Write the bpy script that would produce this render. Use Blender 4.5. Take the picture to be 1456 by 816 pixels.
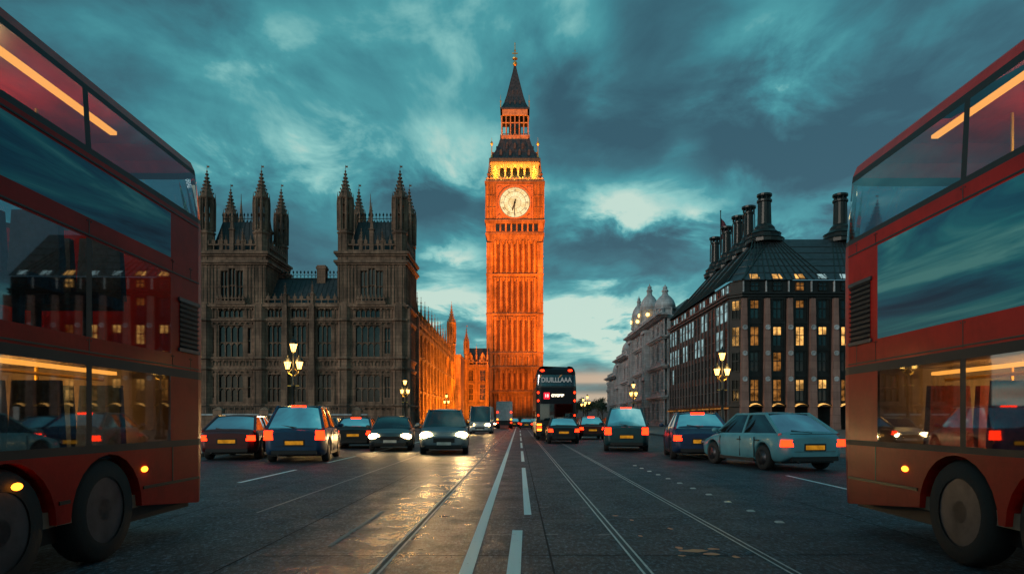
import bpy, math, random
from mathutils import Vector, Matrix
R = math.radians
random.seed(7)
sc = bpy.context.scene
C = sc.collection
for o in list(bpy.data.objects): bpy.data.objects.remove(o)

# ------------------------------------------------------------------ camera
cam_d = bpy.data.cameras.new('camera'); cam = bpy.data.objects.new('camera', cam_d); C.objects.link(cam)
cam.location = (0, 0, 1.3); cam.rotation_euler = (R(90), 0, 0)
cam_d.lens = 24.0; cam_d.sensor_width = 36
cam_d.shift_x = -10/1456; cam_d.shift_y = 188/1456
cam_d.clip_start = 0.05; cam_d.clip_end = 8000
sc.camera = cam

# ------------------------------------------------------------------ world
W = bpy.data.worlds.new('World'); sc.world = W; W.use_nodes = True
wt = W.node_tree; wt.nodes.clear()
def wn(t, **k):
    n = wt.nodes.new(t)
    for a, b in k.items(): setattr(n, a, b)
    return n
def ln(a, b): wt.links.new(a, b)
def wmath(op, a, b=None, c=None):
    n = wn('ShaderNodeMath', operation=op)
    for i, v in enumerate((a, b, c)):
        if v is None: continue
        if isinstance(v, (int, float)): n.inputs[i].default_value = v
        else: ln(v, n.inputs[i])
    return n.outputs[0]
SUN_EL, SUN_AZ = 15.0, 232.0      # azimuth clockwise from +Y
sky = wn('ShaderNodeTexSky', sky_type='NISHITA'); sky.sun_disc = False
sky.sun_elevation = R(SUN_EL); sky.sun_rotation = R(SUN_AZ)
bg1 = wn('ShaderNodeBackground'); ln(sky.outputs[0], bg1.inputs[0]); bg1.inputs[1].default_value = 0.012
tc = wn('ShaderNodeTexCoord'); sep = wn('ShaderNodeSeparateXYZ'); ln(tc.outputs['Generated'], sep.inputs[0])
zc = wmath('MAXIMUM', sep.outputs[2], 0.0)
den = wmath('ADD', zc, 0.14)
u = wmath('DIVIDE', sep.outputs[0], den); v = wmath('DIVIDE', sep.outputs[1], den)
cmb = wn('ShaderNodeCombineXYZ'); ln(u, cmb.inputs[0]); ln(wmath('MULTIPLY', v, 0.75), cmb.inputs[1])
def wnoise(scale, detail, rough, off, dist=0.0):
    m = wn('ShaderNodeMapping'); ln(cmb.outputs[0], m.inputs[0]); m.inputs[1].default_value = off
    n = wn('ShaderNodeTexNoise'); ln(m.outputs[0], n.inputs[0])
    n.inputs['Scale'].default_value = scale; n.inputs['Detail'].default_value = detail
    n.inputs['Roughness'].default_value = rough; n.inputs['Distortion'].default_value = dist
    return n.outputs[0]
n1 = wnoise(1.15, 9, 0.53, (3.1, 1.7, 0.4), 0.35)
n2 = wnoise(0.55, 4, 0.5, (8.2, -2.1, 2.0), 0.2)
n3 = wnoise(3.4, 6, 0.6, (1.2, 5.1, 5.0), 0.5)
d = wmath('ADD', wmath('ADD', wmath('MULTIPLY', n1, 0.62), wmath('MULTIPLY', n2, 0.33)), wmath('MULTIPLY', wmath('SUBTRACT', n3, 0.5), 0.20))
d = wmath('ADD', d, 0.05)
# more breaks in the cloud low down
low = wn('ShaderNodeMapRange'); low.interpolation_type = 'SMOOTHSTEP'
ln(sep.outputs[2], low.inputs[0])
low.inputs[1].default_value = 0.02; low.inputs[2].default_value = 0.42; low.inputs[3].default_value = 0.045; low.inputs[4].default_value = 0.0
d = wmath('ADD', d, low.outputs[0])
# named breaks (+) and banks (-) in the cloud: azimuth, elevation, widths in degrees, weight
AZ = wmath('ARCTAN2', sep.outputs[0], sep.outputs[1]); EL = wmath('ARCSINE', sep.outputs[2])
wA = wmath('MULTIPLY', wmath('SUBTRACT', n1, 0.5), 0.35); wB = wmath('MULTIPLY', wmath('SUBTRACT', n3, 0.5), 0.16)
AZ = wmath('ADD', AZ, wA); EL = wmath('ADD', EL, wB)
BREAKS = [(9.0,17.5,5.5,2.2,.15),(15.5,16.0,4.0,1.8,.12),(5.0,28.5,2.2,4.5,.11),(20.5,28,5,3.0,.13),(22.5,15.8,4,1.5,.13),(-5.2,21.5,4.2,3.2,.11),(-5.5,14,2.5,1.0,.10),
          (-7,10,5,1.3,.10),(7,8.8,5,1.2,.12),(13,10.5,4,1.2,.08),(-17,28,7,3.5,.07),(-21,21,7,3,.04),(12.7,21,1.6,1.2,.10),(-13,24,3,2,.05),
          (17,21,9,2.6,-.09),(8,14.2,6,1.5,-.10),(-15,16.5,10,2.6,-.07),(-7,26,8,3,-.05),(27,23,5,4,-.05),(7,11.6,6.5,1.0,-.07),(7,6.2,8,1.6,-.05),(-5,17,6,1.5,-.06),(-32,28,9,5,-.04)]
for a0, e0, sa, se, w0 in BREAKS:
    qa = wmath('MULTIPLY', wmath('SUBTRACT', AZ, R(a0)), 1/R(sa)); qe = wmath('MULTIPLY', wmath('SUBTRACT', EL, R(e0)), 1/R(se))
    q2 = wmath('ADD', wmath('MULTIPLY', qa, qa), wmath('MULTIPLY', qe, qe))
    d = wmath('ADD', d, wmath('MULTIPLY', wmath('EXPONENT', wmath('MULTIPLY', q2, -0.8)), w0*.85))
d = wmath('MULTIPLY_ADD', d, 1.42, -0.53*.42-.004)
cr = wn('ShaderNodeValToRGB'); ln(d, cr.inputs[0]); e = cr.color_ramp
e.elements[0].position = 0.40; e.elements[0].color = (0.024, 0.085, 0.115, 1)
e.elements[1].position = 0.70; e.elements[1].color = (0.55, 0.72, 0.62, 1)
for p, c in ((0.465, (0.034, 0.130, 0.165, 1)), (0.53, (0.042, 0.215, 0.255, 1)), (0.585, (0.065, 0.315, 0.345, 1)), (0.645, (0.25, 0.56, 0.53, 1))):
    x = e.elements.new(p); x.color = c
# warm strip just over the horizon
hz = wn('ShaderNodeValToRGB'); ln(sep.outputs[2], hz.inputs[0]); h = hz.color_ramp
h.elements[0].position = 0.0; h.elements[0].color = (0.35, 0.35, 0.35, 1)
h.elements[1].position = 0.085; h.elements[1].color = (0, 0, 0, 1)
for p, c in ((0.022, .25), (0.028, .85), (0.036, .75), (0.041, .12), (0.050, .15), (0.055, .9), (0.064, .8), (0.071, .2)):
    x = h.elements.new(p); x.color = (c, c, c, 1)
mx = wn('ShaderNodeMix', data_type='RGBA'); ln(hz.outputs[0], mx.inputs[0]); ln(cr.outputs[0], mx.inputs[6])
mx.inputs[7].default_value = (0.62, 0.43, 0.30, 1)
bg2 = wn('ShaderNodeBackground'); ln(mx.outputs[2], bg2.inputs[0]); bg2.inputs[1].default_value = 0.95
ad = wn('ShaderNodeAddShader'); ln(bg1.outputs[0], ad.inputs[0]); ln(bg2.outputs[0], ad.inputs[1])
wo = wn('ShaderNodeOutputWorld')
SKY_MIX = True
ln(ad.outputs[0], wo.inputs[0])

sd = bpy.data.lights.new('sun', 'SUN'); sun = bpy.data.objects.new('sun', sd); C.objects.link(sun)
sd.energy = 0.75; sd.angle = R(10); sd.color = (1.0, 0.84, 0.72)
az, el = R(SUN_AZ), R(SUN_EL)
sdir = Vector((math.sin(az)*math.cos(el), math.cos(az)*math.cos(el), math.sin(el)))
sun.rotation_euler = sdir.to_track_quat('Z', 'Y').to_euler()

sc.view_settings.view_transform = 'Standard'; sc.view_settings.look = 'None'
sc.view_settings.gamma = 1; sc.view_settings.use_curve_mapping = False
sc.view_settings.exposure = 0.0
sc.render.engine = 'CYCLES'
sc.cycles.use_denoising = True
sc.cycles.max_bounces = 6; sc.cycles.diffuse_bounces = 2; sc.cycles.glossy_bounces = 3; sc.cycles.transparent_max_bounces = 12
sc.cycles.sample_clamp_indirect = 4; sc.cycles.sample_clamp_direct = 30
sc.cycles.caustics_reflective = False; sc.cycles.caustics_refractive = False

# ------------------------------------------------------------------ materials
def new_mat(name):
    m = bpy.data.materials.new(name); m.use_nodes = True
    nt = m.node_tree; nt.nodes.clear()
    out = nt.nodes.new('ShaderNodeOutputMaterial')
    return m, nt, out
def ramp(nt, src, stops):
    r = nt.nodes.new('ShaderNodeValToRGB'); nt.links.new(src, r.inputs[0]); e = r.color_ramp
    e.elements[0].position, e.elements[0].color = stops[0][0], (*stops[0][1], 1)
    e.elements[1].position, e.elements[1].color = stops[-1][0], (*stops[-1][1], 1)
    for p, c in stops[1:-1]:
        x = e.elements.new(p); x.color = (*c, 1)
    return r.outputs[0]
def noise(nt, scale, detail=5, rough=0.55, stretch=(1, 1, 1), coord='Object', dist=0.0):
    t = nt.nodes.new('ShaderNodeTexCoord'); mp = nt.nodes.new('ShaderNodeMapping')
    nt.links.new(t.outputs[coord], mp.inputs[0]); mp.inputs[3].default_value = stretch
    n = nt.nodes.new('ShaderNodeTexNoise'); nt.links.new(mp.outputs[0], n.inputs[0])
    n.inputs['Scale'].default_value = scale; n.inputs['Detail'].default_value = detail; n.inputs['Roughness'].default_value = rough
    n.inputs['Distortion'].default_value = dist
    return n.outputs[0]
def bump(nt, bs, src, strength, dist=0.02):
    b = nt.nodes.new('ShaderNodeBump'); b.inputs['Strength'].default_value = strength; b.inputs['Distance'].default_value = dist
    nt.links.new(src, b.inputs['Height']); nt.links.new(b.outputs[0], bs.inputs['Normal'])
def mul(nt, a, b, fac=1.0, mode='MULTIPLY'):
    m = nt.nodes.new('ShaderNodeMix'); m.data_type = 'RGBA'; m.blend_type = mode; m.inputs[0].default_value = fac
    nt.links.new(a, m.inputs[6]); nt.links.new(b, m.inputs[7]); return m.outputs[2]
def principled(nt, out):
    b = nt.nodes.new('ShaderNodeBsdfPrincipled'); nt.links.new(b.outputs[0], out.inputs[0]); return b

def stone(name, dark, light, block=(1.1, 0.42), rough=0.85, streak=0.6):
    m, nt, out = new_mat(name); b = principled(nt, out)
    a = ramp(nt, noise(nt, 0.35, 8, 0.65), [(0.3, dark), (0.7, light)])
    g = ramp(nt, noise(nt, 1.6, 6, 0.7, (1, 1, 0.12)), [(0.35, (1-streak,)*3), (0.62, (1, 1, 1))])   # rain streaks
    c = mul(nt, a, g, 1.0)
    # ashlar joints: bricks seen on x/z and y/z faces alike
    t = nt.nodes.new('ShaderNodeTexCoord'); s = nt.nodes.new('ShaderNodeSeparateXYZ'); nt.links.new(t.outputs['Object'], s.inputs[0])
    ad_ = nt.nodes.new('ShaderNodeMath'); nt.links.new(s.outputs[0], ad_.inputs[0]); nt.links.new(s.outputs[1], ad_.inputs[1])
    cb = nt.nodes.new('ShaderNodeCombineXYZ'); nt.links.new(ad_.outputs[0], cb.inputs[0]); nt.links.new(s.outputs[2], cb.inputs[1])
    br = nt.nodes.new('ShaderNodeTexBrick'); nt.links.new(cb.outputs[0], br.inputs[0])
    br.inputs['Scale'].default_value = 1; br.inputs['Brick Width'].default_value = block[0]; br.inputs['Row Height'].default_value = block[1]
    br.inputs['Mortar Size'].default_value = 0.025; br.inputs['Bias'].default_value = 0.1
    br.inputs['Color1'].default_value = (1, 1, 1, 1); br.inputs['Color2'].default_value = (.72, .72, .72, 1); br.inputs['Mortar'].default_value = (.42, .42, .42, 1)
    c = mul(nt, c, br.outputs[0], 0.75)
    nt.links.new(c, b.inputs['Base Color']); b.inputs['Roughness'].default_value = rough
    bump(nt, b, noise(nt, 6, 6, 0.7), 0.5, 0.05)
    return m
def simple(name, col, rough=0.5, metal=0.0, vary=0.25, scale=3, bmp=0.0, coat=0.0, spec=0.5):
    m, nt, out = new_mat(name); b = principled(nt, out)
    lo = tuple(c*(1-vary) for c in col); hi = tuple(min(1, c*(1+vary)) for c in col)
    n = noise(nt, scale, 6, 0.6)
    nt.links.new(ramp(nt, n, [(0.3, lo), (0.7, hi)]), b.inputs['Base Color'])
    b.inputs['Metallic'].default_value = metal; b.inputs['Coat Weight'].default_value = coat
    b.inputs['Specular IOR Level'].default_value = spec
    r = nt.nodes.new('ShaderNodeMapRange'); nt.links.new(n, r.inputs[0]); r.inputs[3].default_value = rough*0.8; r.inputs[4].default_value = min(1, rough*1.2)
    nt.links.new(r.outputs[0], b.inputs['Roughness'])
    if bmp: bump(nt, b, noise(nt, scale*6, 5), bmp, 0.01)
    return m
def emit(name, col, strength, vary=0.0, scale=2.0):
    m, nt, out = new_mat(name); e = nt.nodes.new('ShaderNodeEmission'); nt.links.new(e.outputs[0], out.inputs[0])
    e.inputs[1].default_value = strength; e.inputs[0].default_value = (*col, 1)
    if vary:
        n = noise(nt, scale, 3, 0.6)
        nt.links.new(ramp(nt, n, [(0.38, tuple(c*(1-vary) for c in col)), (0.62, col)]), e.inputs[0])
    return m
def glass_thin(name, tint=(0.75, 0.85, 0.88), refl=0.08, base=0.15):
    m, nt, out = new_mat(name)
    tr = nt.nodes.new('ShaderNodeBsdfTransparent'); tr.inputs[0].default_value = (*tint, 1)
    gl = nt.nodes.new('ShaderNodeBsdfGlossy'); gl.inputs[1].default_value = refl; gl.inputs[0].default_value = (.9, .95, 1, 1)
    fr = nt.nodes.new('ShaderNodeFresnel'); fr.inputs[0].default_value = 1.5
    ma = nt.nodes.new('ShaderNodeMath'); ma.operation = 'MULTIPLY_ADD'; ma.use_clamp = True
    nt.links.new(fr.outputs[0], ma.inputs[0]); ma.inputs[1].default_value = 1.4; ma.inputs[2].default_value = base
    mxs = nt.nodes.new('ShaderNodeMixShader'); nt.links.new(ma.outputs[0], mxs.inputs[0])
    nt.links.new(tr.outputs[0], mxs.inputs[1]); nt.links.new(gl.outputs[0], mxs.inputs[2]); nt.links.new(mxs.outputs[0], out.inputs[0])
    return m
def pane_mat(name, col=(0.012, 0.018, 0.022), rough=0.08):
    m, nt, out = new_mat(name); b = principled(nt, out)
    nt.links.new(ramp(nt, noise(nt, 0.9, 3), [(0.3, tuple(c*.5 for c in col)), (0.7, col)]), b.inputs['Base Color'])
    b.inputs['Roughness'].default_value = rough; b.inputs['Specular IOR Level'].default_value = 0.55
    bump(nt, b, noise(nt, 0.8, 2), 0.08, 0.05)
    return m

M = {}
M['palace_stone'] = stone('honey limestone soot', (0.15, 0.09, 0.065), (0.50, 0.305, 0.21))
M['tower_stone'] = stone('clock tower limestone', (0.18, 0.10, 0.035), (0.44, 0.26, 0.095), streak=0.68)
M['tower_trim'] = stone('clock tower carved trim', (0.10, 0.06, 0.035), (0.30, 0.2, 0.11), streak=0.5)
M['gilt'] = simple('gilded ironwork', (0.75, 0.48, 0.12), 0.35, 0.8, 0.4, 2)
M['slate'] = simple('blue grey slate', (0.035, 0.042, 0.05), 0.5, 0.0, 0.5, 2.5, 0.4)
M['roof_iron'] = simple('cast iron roof plates', (0.05, 0.062, 0.075), 0.42, 0.4, 0.45, 1.8, 0.4)
M['portland'] = stone('pale portland stone', (0.40, 0.44, 0.48), (0.72, 0.76, 0.80), (1.4, .5), streak=0.4)
M['pier'] = stone('pinkish sandstone pier', (0.24, 0.13, 0.11), (0.42, 0.25, 0.21), (2, .9), streak=0.3)
M['side_pier'] = stone('grey side pier', (0.10, 0.10, 0.105), (0.2, 0.2, 0.205), (2, .9), streak=.3)
M['slit'] = simple('dark reddish slit pane', (.05, .02, .012), .6, spec=.1)  # dark red-brown slit panes with little gloss
M['bronze'] = simple('dark bronze cladding', (0.022, 0.022, 0.022), 0.42, 0.55, 0.4, 1.2, 0.3)
M['pane'] = pane_mat('dark leaded window glass')
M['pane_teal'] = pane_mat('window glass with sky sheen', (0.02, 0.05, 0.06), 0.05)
M['lit'] = emit('lit office window', (1.0, 0.50, 0.13), 1.7, 0.85, 0.9)
M['lit_dim'] = emit('dim lit window', (0.9, 0.36, 0.08), 0.45, 0.9, 1.1)
M['lit_cool'] = emit('cool lit office window', (0.55, 0.85, 0.88), 0.9, 0.75, 0.7)
M['dark_metal'] = simple('painted black iron', (0.02, 0.024, 0.024), 0.38, 0.3, 0.3)
M['black'] = simple('black rubber trim', (0.012, 0.012, 0.013), 0.55)
M['tyre'] = simple('tyre rubber', (0.018, 0.018, 0.018), 0.8, 0, .3, 12, .3)
M['rim'] = simple('scuffed alloy', (0.09, 0.09, 0.10), 0.45, 0.8, .3, 6)
M['interior'] = simple('dim interior plastic', (0.22, 0.17, 0.13), 0.8, 0, .3, 2)
M['seat_cloth'] = simple('patterned seat cloth', (0.05, 0.09, 0.16), 0.9, 0, .6, 14)
M['seat_red'] = simple('red seat cloth', (0.22, 0.03, 0.03), 0.9, 0, .5, 14)
M['pole'] = simple('yellow grab pole', (0.55, 0.33, 0.03), 0.35, 0, .1)
M['glass'] = glass_thin('bus window glass', (0.55, 0.66, 0.70), 0.02, 0.10)
M['car_glass'] = glass_thin('car window glass', (0.13, 0.17, 0.19), 0.03, 0.07)
M['tube_light'] = emit('warm strip light', (1.0, 0.33, 0.05), 2.3)
M['head'] = emit('headlamp lens', (1.0, 0.62, 0.26), 85)
M['tail'] = emit('red tail lamp', (1.0, 0.022, 0.004), 7.0)
M['amber'] = emit('amber lamp', (1.0, 0.28, 0.02), 5)
M['lantern'] = emit('lantern glass', (1.0, 0.50, 0.10), 9.0, 0.35, 4)
M['farlight'] = emit('distant street light', (1.0, 0.48, 0.10), 9)
M['plate_y'] = emit('lit yellow plate', (1.0, 0.42, 0.03), 0.5, .4, 6)
M['plate_w'] = simple('white plate', (.6, .6, .55), .4)
M['dial'] = None
M['leaf'] = simple('dark plane leaves', (0.035, 0.05, 0.022), 0.7, 0, .5, 1.5)
M['bark'] = simple('grey bark', (0.07, 0.055, 0.04), 0.9, 0, .4, 4, .5)
M['white_paint_metal'] = simple('white lamp fitting', (.6, .6, .6), .4)

def bus_paint(name, col):
    m, nt, out = new_mat(name); b = principled(nt, out)
    c = ramp(nt, noise(nt, 1.3, 8, 0.7, (1, .3, 1)), [(0.3, tuple(x*.62 for x in col)), (0.62, col)])
    g = ramp(nt, noise(nt, 5, 7, 0.75, (1, .5, .35)), [(0.32, (.55, .5, .48)), (0.55, (1, 1, 1))])
    nt.links.new(mul(nt, c, g, .7), b.inputs['Base Color'])
    rr = nt.nodes.new('ShaderNodeMapRange'); nt.links.new(noise(nt, 3, 6, .7), rr.inputs[0]); rr.inputs[3].default_value = .22; rr.inputs[4].default_value = .5
    nt.links.new(rr.outputs[0], b.inputs['Roughness']); b.inputs['Coat Weight'].default_value = .04; b.inputs['Coat Roughness'].default_value = .12; b.inputs['Specular IOR Level'].default_value = .14
    bump(nt, b, noise(nt, 1.1, 2), 0.12, 0.02)
    return m
M['bus_red'] = bus_paint('weathered red bus paint', (0.46, 0.016, 0.010))
M['bus_navy'] = bus_paint('near black bus paint', (0.012, 0.015, 0.022))

def advert():
    m, nt, out = new_mat('blue side poster'); b = principled(nt, out)
    n = noise(nt, 1.0, 5, 0.6, (1, .22, 2.2), dist=1.2)
    nt.links.new(ramp(nt, n, [(0.34, (0.008, 0.06, 0.14)), (0.45, (0.015, 0.16, 0.27)), (0.54, (0.03, 0.30, 0.38)), (0.64, (0.16, 0.52, 0.54))]), b.inputs['Base Color'])
    b.inputs['Roughness'].default_value = 0.4; b.inputs['Specular IOR Level'].default_value = .3
    return m
M['advert'] = advert()

def asphalt():
    m, nt, out = new_mat('wet asphalt'); b = principled(nt, out)
    big = noise(nt, 0.22, 6, .6, (1, .25, 1)); grain = noise(nt, 24, 4, .85, (1, .42, 1)); patch = noise(nt, 1.4, 8, .7)
    c = ramp(nt, big, [(0.3, (0.018, 0.030, 0.040)), (0.7, (0.036, 0.054, 0.070))])
    g = ramp(nt, grain, [(0.40, (.2, .2, .2)), (0.52, (.9, .9, .9)), (0.62, (4.2, 4.2, 4.2))])
    mot = ramp(nt, noise(nt, 2.6, 7, .75, (1, .3, 1)), [(0.35, (.6, .6, .6)), (0.65, (1.45, 1.45, 1.45))])
    nt.links.new(mul(nt, mul(nt, c, g, 1), mot, 1), b.inputs['Base Color'])
    rr = nt.nodes.new('ShaderNodeMapRange'); nt.links.new(patch, rr.inputs[0])
    rr.inputs[1].default_value = .35; rr.inputs[2].default_value = .65; rr.inputs[3].default_value = .50; rr.inputs[4].default_value = .70
    # the lane left of the centre line is the wettest
    t_ = nt.nodes.new('ShaderNodeTexCoord'); s_ = nt.nodes.new('ShaderNodeSeparateXYZ'); nt.links.new(t_.outputs['Object'], s_.inputs[0])
    def mth(op, a, b_):
        n_ = nt.nodes.new('ShaderNodeMath'); n_.operation = op
        for i_, v_ in enumerate((a, b_)):
            if isinstance(v_, (int, float)): n_.inputs[i_].default_value = v_
            else: nt.links.new(v_, n_.inputs[i_])
        n_.use_clamp = False; return n_.outputs[0]
    wob = mth('MULTIPLY', mth('SUBTRACT', noise(nt, 2.2, 8, .75, (1, .5, 1)), .5), 2.4)
    q_ = mth('DIVIDE', mth('ADD', mth('ADD', s_.outputs[0], 1.35), wob), 1.0)
    wet = mth('EXPONENT', mth('MULTIPLY', mth('MULTIPLY', q_, q_), -1.0), 0)
    nt.links.new(mth('SUBTRACT', rr.outputs[0], mth('MULTIPLY', wet, .34)), b.inputs['Roughness'])
    b1 = nt.nodes.new('ShaderNodeBump'); b1.inputs['Strength'].default_value = 1.0; b1.inputs['Distance'].default_value = .022
    nt.links.new(grain, b1.inputs['Height'])
    b2 = nt.nodes.new('ShaderNodeBump'); b2.inputs['Strength'].default_value = .05; b2.inputs['Distance'].default_value = .01
    nt.links.new(noise(nt, 9, 5, .65), b2.inputs['Height']); nt.links.new(b1.outputs[0], b2.inputs['Normal']); nt.links.new(b2.outputs[0], b.inputs['Normal'])
    b.inputs['Specular IOR Level'].default_value = .42
    return m
M['asphalt'] = asphalt()
M['ground'] = simple('far city ground', (0.05, 0.052, 0.055), 0.6, 0, .3, .05)
def paint_line(name, col):
    m, nt, out = new_mat(name); b = principled(nt, out)
    b.inputs['Roughness'].default_value = .45
    w = noise(nt, 14, 8, .8)
    nt.links.new(ramp(nt, w, [(0.30, (.06, .065, .07)), (0.40, col)]), b.inputs['Base Color'])
    bump(nt, b, w, .4, .01)
    return m
M['line'] = paint_line('worn white road paint', (.74, .95, .93))
M['line_faint'] = paint_line('very worn road paint', (.22, .24, .24))
M['line_orange'] = paint_line('worn orange road paint', (.85, .27, .10))
M['rail'] = simple('polished steel rail', (.55, .55, .53), .4, .3, .3, 8)
M['kerb'] = stone('granite kerb', (0.16, .16, .165), (.3, .3, .3), (.9, .5))
def paving():
    m, nt, out = new_mat('paving slabs'); b = principled(nt, out)
    t = nt.nodes.new('ShaderNodeTexCoord'); br = nt.nodes.new('ShaderNodeTexBrick'); nt.links.new(t.outputs['Object'], br.inputs[0])
    br.inputs['Scale'].default_value = 1; br.inputs['Brick Width'].default_value = .9; br.inputs['Row Height'].default_value = .6; br.inputs['Mortar Size'].default_value = .012
    br.inputs['Color1'].default_value = (.16, .155, .15, 1); br.inputs['Color2'].default_value = (.11, .11, .11, 1); br.inputs['Mortar'].default_value = (.04, .04, .04, 1)
    nt.links.new(br.outputs[0], b.inputs['Base Color']); b.inputs['Roughness'].default_value = .4
    bump(nt, b, noise(nt, 5, 5), .3, .01)
    return m
M['paving'] = paving()

# ------------------------------------------------------------------ mesh helper
class MB:
    def __init__(s, mat=None): s.v = []; s.f = []; s.m = mat or Matrix.Identity(4); s.sm = []
    def add(s, vs, fs, smooth=False):
        n = len(s.v); s.v += [tuple(s.m @ Vector(p)) for p in vs]
        s.f += [tuple(i+n for i in f) for f in fs]; s.sm += [smooth]*len(fs)
    def box(s, x0, x1, y0, y1, z0, z1):
        s.add([(x0,y0,z0),(x1,y0,z0),(x1,y1,z0),(x0,y1,z0),(x0,y0,z1),(x1,y0,z1),(x1,y1,z1),(x0,y1,z1)],
              [(0,3,2,1),(4,5,6,7),(0,1,5,4),(1,2,6,5),(2,3,7,6),(3,0,4,7)])
    def frustum(s, cx, cy, z0, z1, a0, b0, a1, b1):
        s.add([(cx-a0,cy-b0,z0),(cx+a0,cy-b0,z0),(cx+a0,cy+b0,z0),(cx-a0,cy+b0,z0),(cx-a1,cy-b1,z1),(cx+a1,cy-b1,z1),(cx+a1,cy+b1,z1),(cx-a1,cy+b1,z1)],
              [(0,3,2,1),(4,5,6,7),(0,1,5,4),(1,2,6,5),(2,3,7,6),(3,0,4,7)])
    def lathe(s, prof, cx=0, cy=0, n=8, rot=0, smooth=False, cap=True):
        vs = []; fs = []
        for r, z in prof:
            for k in range(n):
                a = rot + 2*math.pi*k/n; vs.append((cx+r*math.cos(a), cy+r*math.sin(a), z))
        for i in range(len(prof)-1):
            for k in range(n):
                a, b = i*n+k, i*n+(k+1) % n; fs.append((a, b, b+n, a+n))
        if cap: fs.append(tuple(reversed(range(n)))); fs.append(tuple((len(prof)-1)*n+k for k in range(n)))
        s.add(vs, fs, smooth)
    def tube(s, p, q, r, n=6, r2=None):
        p, q = Vector(p), Vector(q); d = (q-p)
        if d.length < 1e-6: return
        z = d.normalized(); x = z.orthogonal().normalized(); y = z.cross(x); r2 = r if r2 is None else r2
        vs = []
        for c, rr in ((p, r), (q, r2)):
            for k in range(n):
                a = 2*math.pi*k/n; vs.append(tuple(c + x*rr*math.cos(a) + y*rr*math.sin(a)))
        fs = [(k, (k+1) % n, n+(k+1) % n, n+k) for k in range(n)] + [tuple(reversed(range(n))), tuple(range(n, 2*n))]
        s.add(vs, fs, n > 6)
    def grid(s, rows, smooth=True):
        n = len(rows[0]); vs = [p for r in rows for p in r]
        fs = [(i*n+j, i*n+j+1, (i+1)*n+j+1, (i+1)*n+j) for i in range(len(rows)-1) for j in range(n-1)]
        s.add(vs, fs, smooth)
    def ball(s, c, rx, ry=None, rz=None, n=10, m=6):
        ry = ry or rx; rz = rz or rx; rows = []
        for i in range(m+1):
            t = math.pi*i/m
            rows.append([(c[0]+rx*math.sin(t)*math.cos(2*math.pi*k/n), c[1]+ry*math.sin(t)*math.sin(2*math.pi*k/n), c[2]-rz*math.cos(t)) for k in range(n+1)])
        s.grid(rows)
    def build(s, name, mat, parent=None):
        me = bpy.data.meshes.new(name); me.from_pydata(s.v, [], s.f); me.materials.append(mat)
        me.polygons.foreach_set('use_smooth', s.sm); me.update()
        o = bpy.data.objects.new(name, me); C.objects.link(o)
        if parent: o.parent = parent
        return o
def tag(o, label=None, cat=None, group=None, kind=None):
    for k, v in (('label', label), ('category', cat), ('group', group), ('kind', kind)):
        if v: o[k] = v
    return o
def thing(name, label, cat, loc=(0,0,0), rz=0, group=None):
    o = bpy.data.objects.new(name, None); C.objects.link(o); o.location = loc; o.rotation_euler = (0, 0, rz)
    return tag(o, label, cat, group)
def inst(src, parent, loc=(0,0,0), rz=0, mat=None):
    c = src.copy(); C.objects.link(c); c.parent = parent; c.location = loc; c.rotation_euler = (0, 0, rz)
    return c
def tree_of(o): return [c for c in bpy.data.objects if c.parent == o]
def copy_thing(o, loc, rz, label):
    r = o.copy(); C.objects.link(r); r.location = loc; r.rotation_euler = (0, 0, rz); r['label'] = label
    for ch in tree_of(o):
        c = ch.copy(); C.objects.link(c); c.parent = r
        for g in tree_of(ch):
            d = g.copy(); C.objects.link(d); d.parent = c
    return r
def spot(parent, loc, target, watts, col, ang=60, blend=.6, rad=.1, name='floodlight_beam'):
    l = bpy.data.lights.new(name, 'SPOT'); o = bpy.data.objects.new(name, l); C.objects.link(o)
    l.energy = watts; l.color = col; l.spot_size = R(ang); l.spot_blend = blend; l.shadow_soft_size = rad
    d = Vector(target)-Vector(loc); o.location = loc; o.rotation_euler = d.to_track_quat('-Z', 'Y').to_euler()
    if parent: o.parent = parent
    return o
def point(parent, loc, watts, col, rad=.15, name='lamp_glow'):
    l = bpy.data.lights.new(name, 'POINT'); o = bpy.data.objects.new(name, l); C.objects.link(o)
    l.energy = watts; l.color = col; l.shadow_soft_size = rad; o.location = loc
    if parent: o.parent = parent
    return o

# front wall skin with recessed openings; local frame: facade faces -y
def holed_wall(mb, u0, u1, z0, z1, y, holes, reveal=.4):
    us = sorted({u0, u1, *[h[0] for h in holes], *[h[1] for h in holes]}); zs = sorted({z0, z1, *[h[2] for h in holes], *[h[3] for h in holes]})
    us = [a for a in us if u0 <= a <= u1]; zs = [a for a in zs if z0 <= a <= z1]
    vs = []; fs = []
    def q(a, b, c, d):
        n = len(vs); vs.extend([a, b, c, d]); fs.append((n, n+1, n+2, n+3))
    for j in range(len(zs)-1):
        i = 0
        while i < len(us)-1:
            def solid(i):
                cu, cz = (us[i]+us[i+1])/2, (zs[j]+zs[j+1])/2
                return not any(h[0] < cu < h[1] and h[2] < cz < h[3] for h in holes)
            if not solid(i): i += 1; continue
            k = i
            while k < len(us)-1 and solid(k): k += 1
            q((us[i], y, zs[j]), (us[k], y, zs[j]), (us[k], y, zs[j+1]), (us[i], y, zs[j+1])); i = k
    for a, b, c, d in [h[:4] for h in holes]:
        q((a, y, c), (a, y, d), (a, y+reveal, d), (a, y+reveal, c)); q((b, y, c), (b, y+reveal, c), (b, y+reveal, d), (b, y, d))
        q((a, y, c), (a, y+reveal, c), (b, y+reveal, c), (b, y, c)); q((a, y, d), (b, y, d), (b, y+reveal, d), (a, y+reveal, d))
    mb.add(vs, fs)

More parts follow.
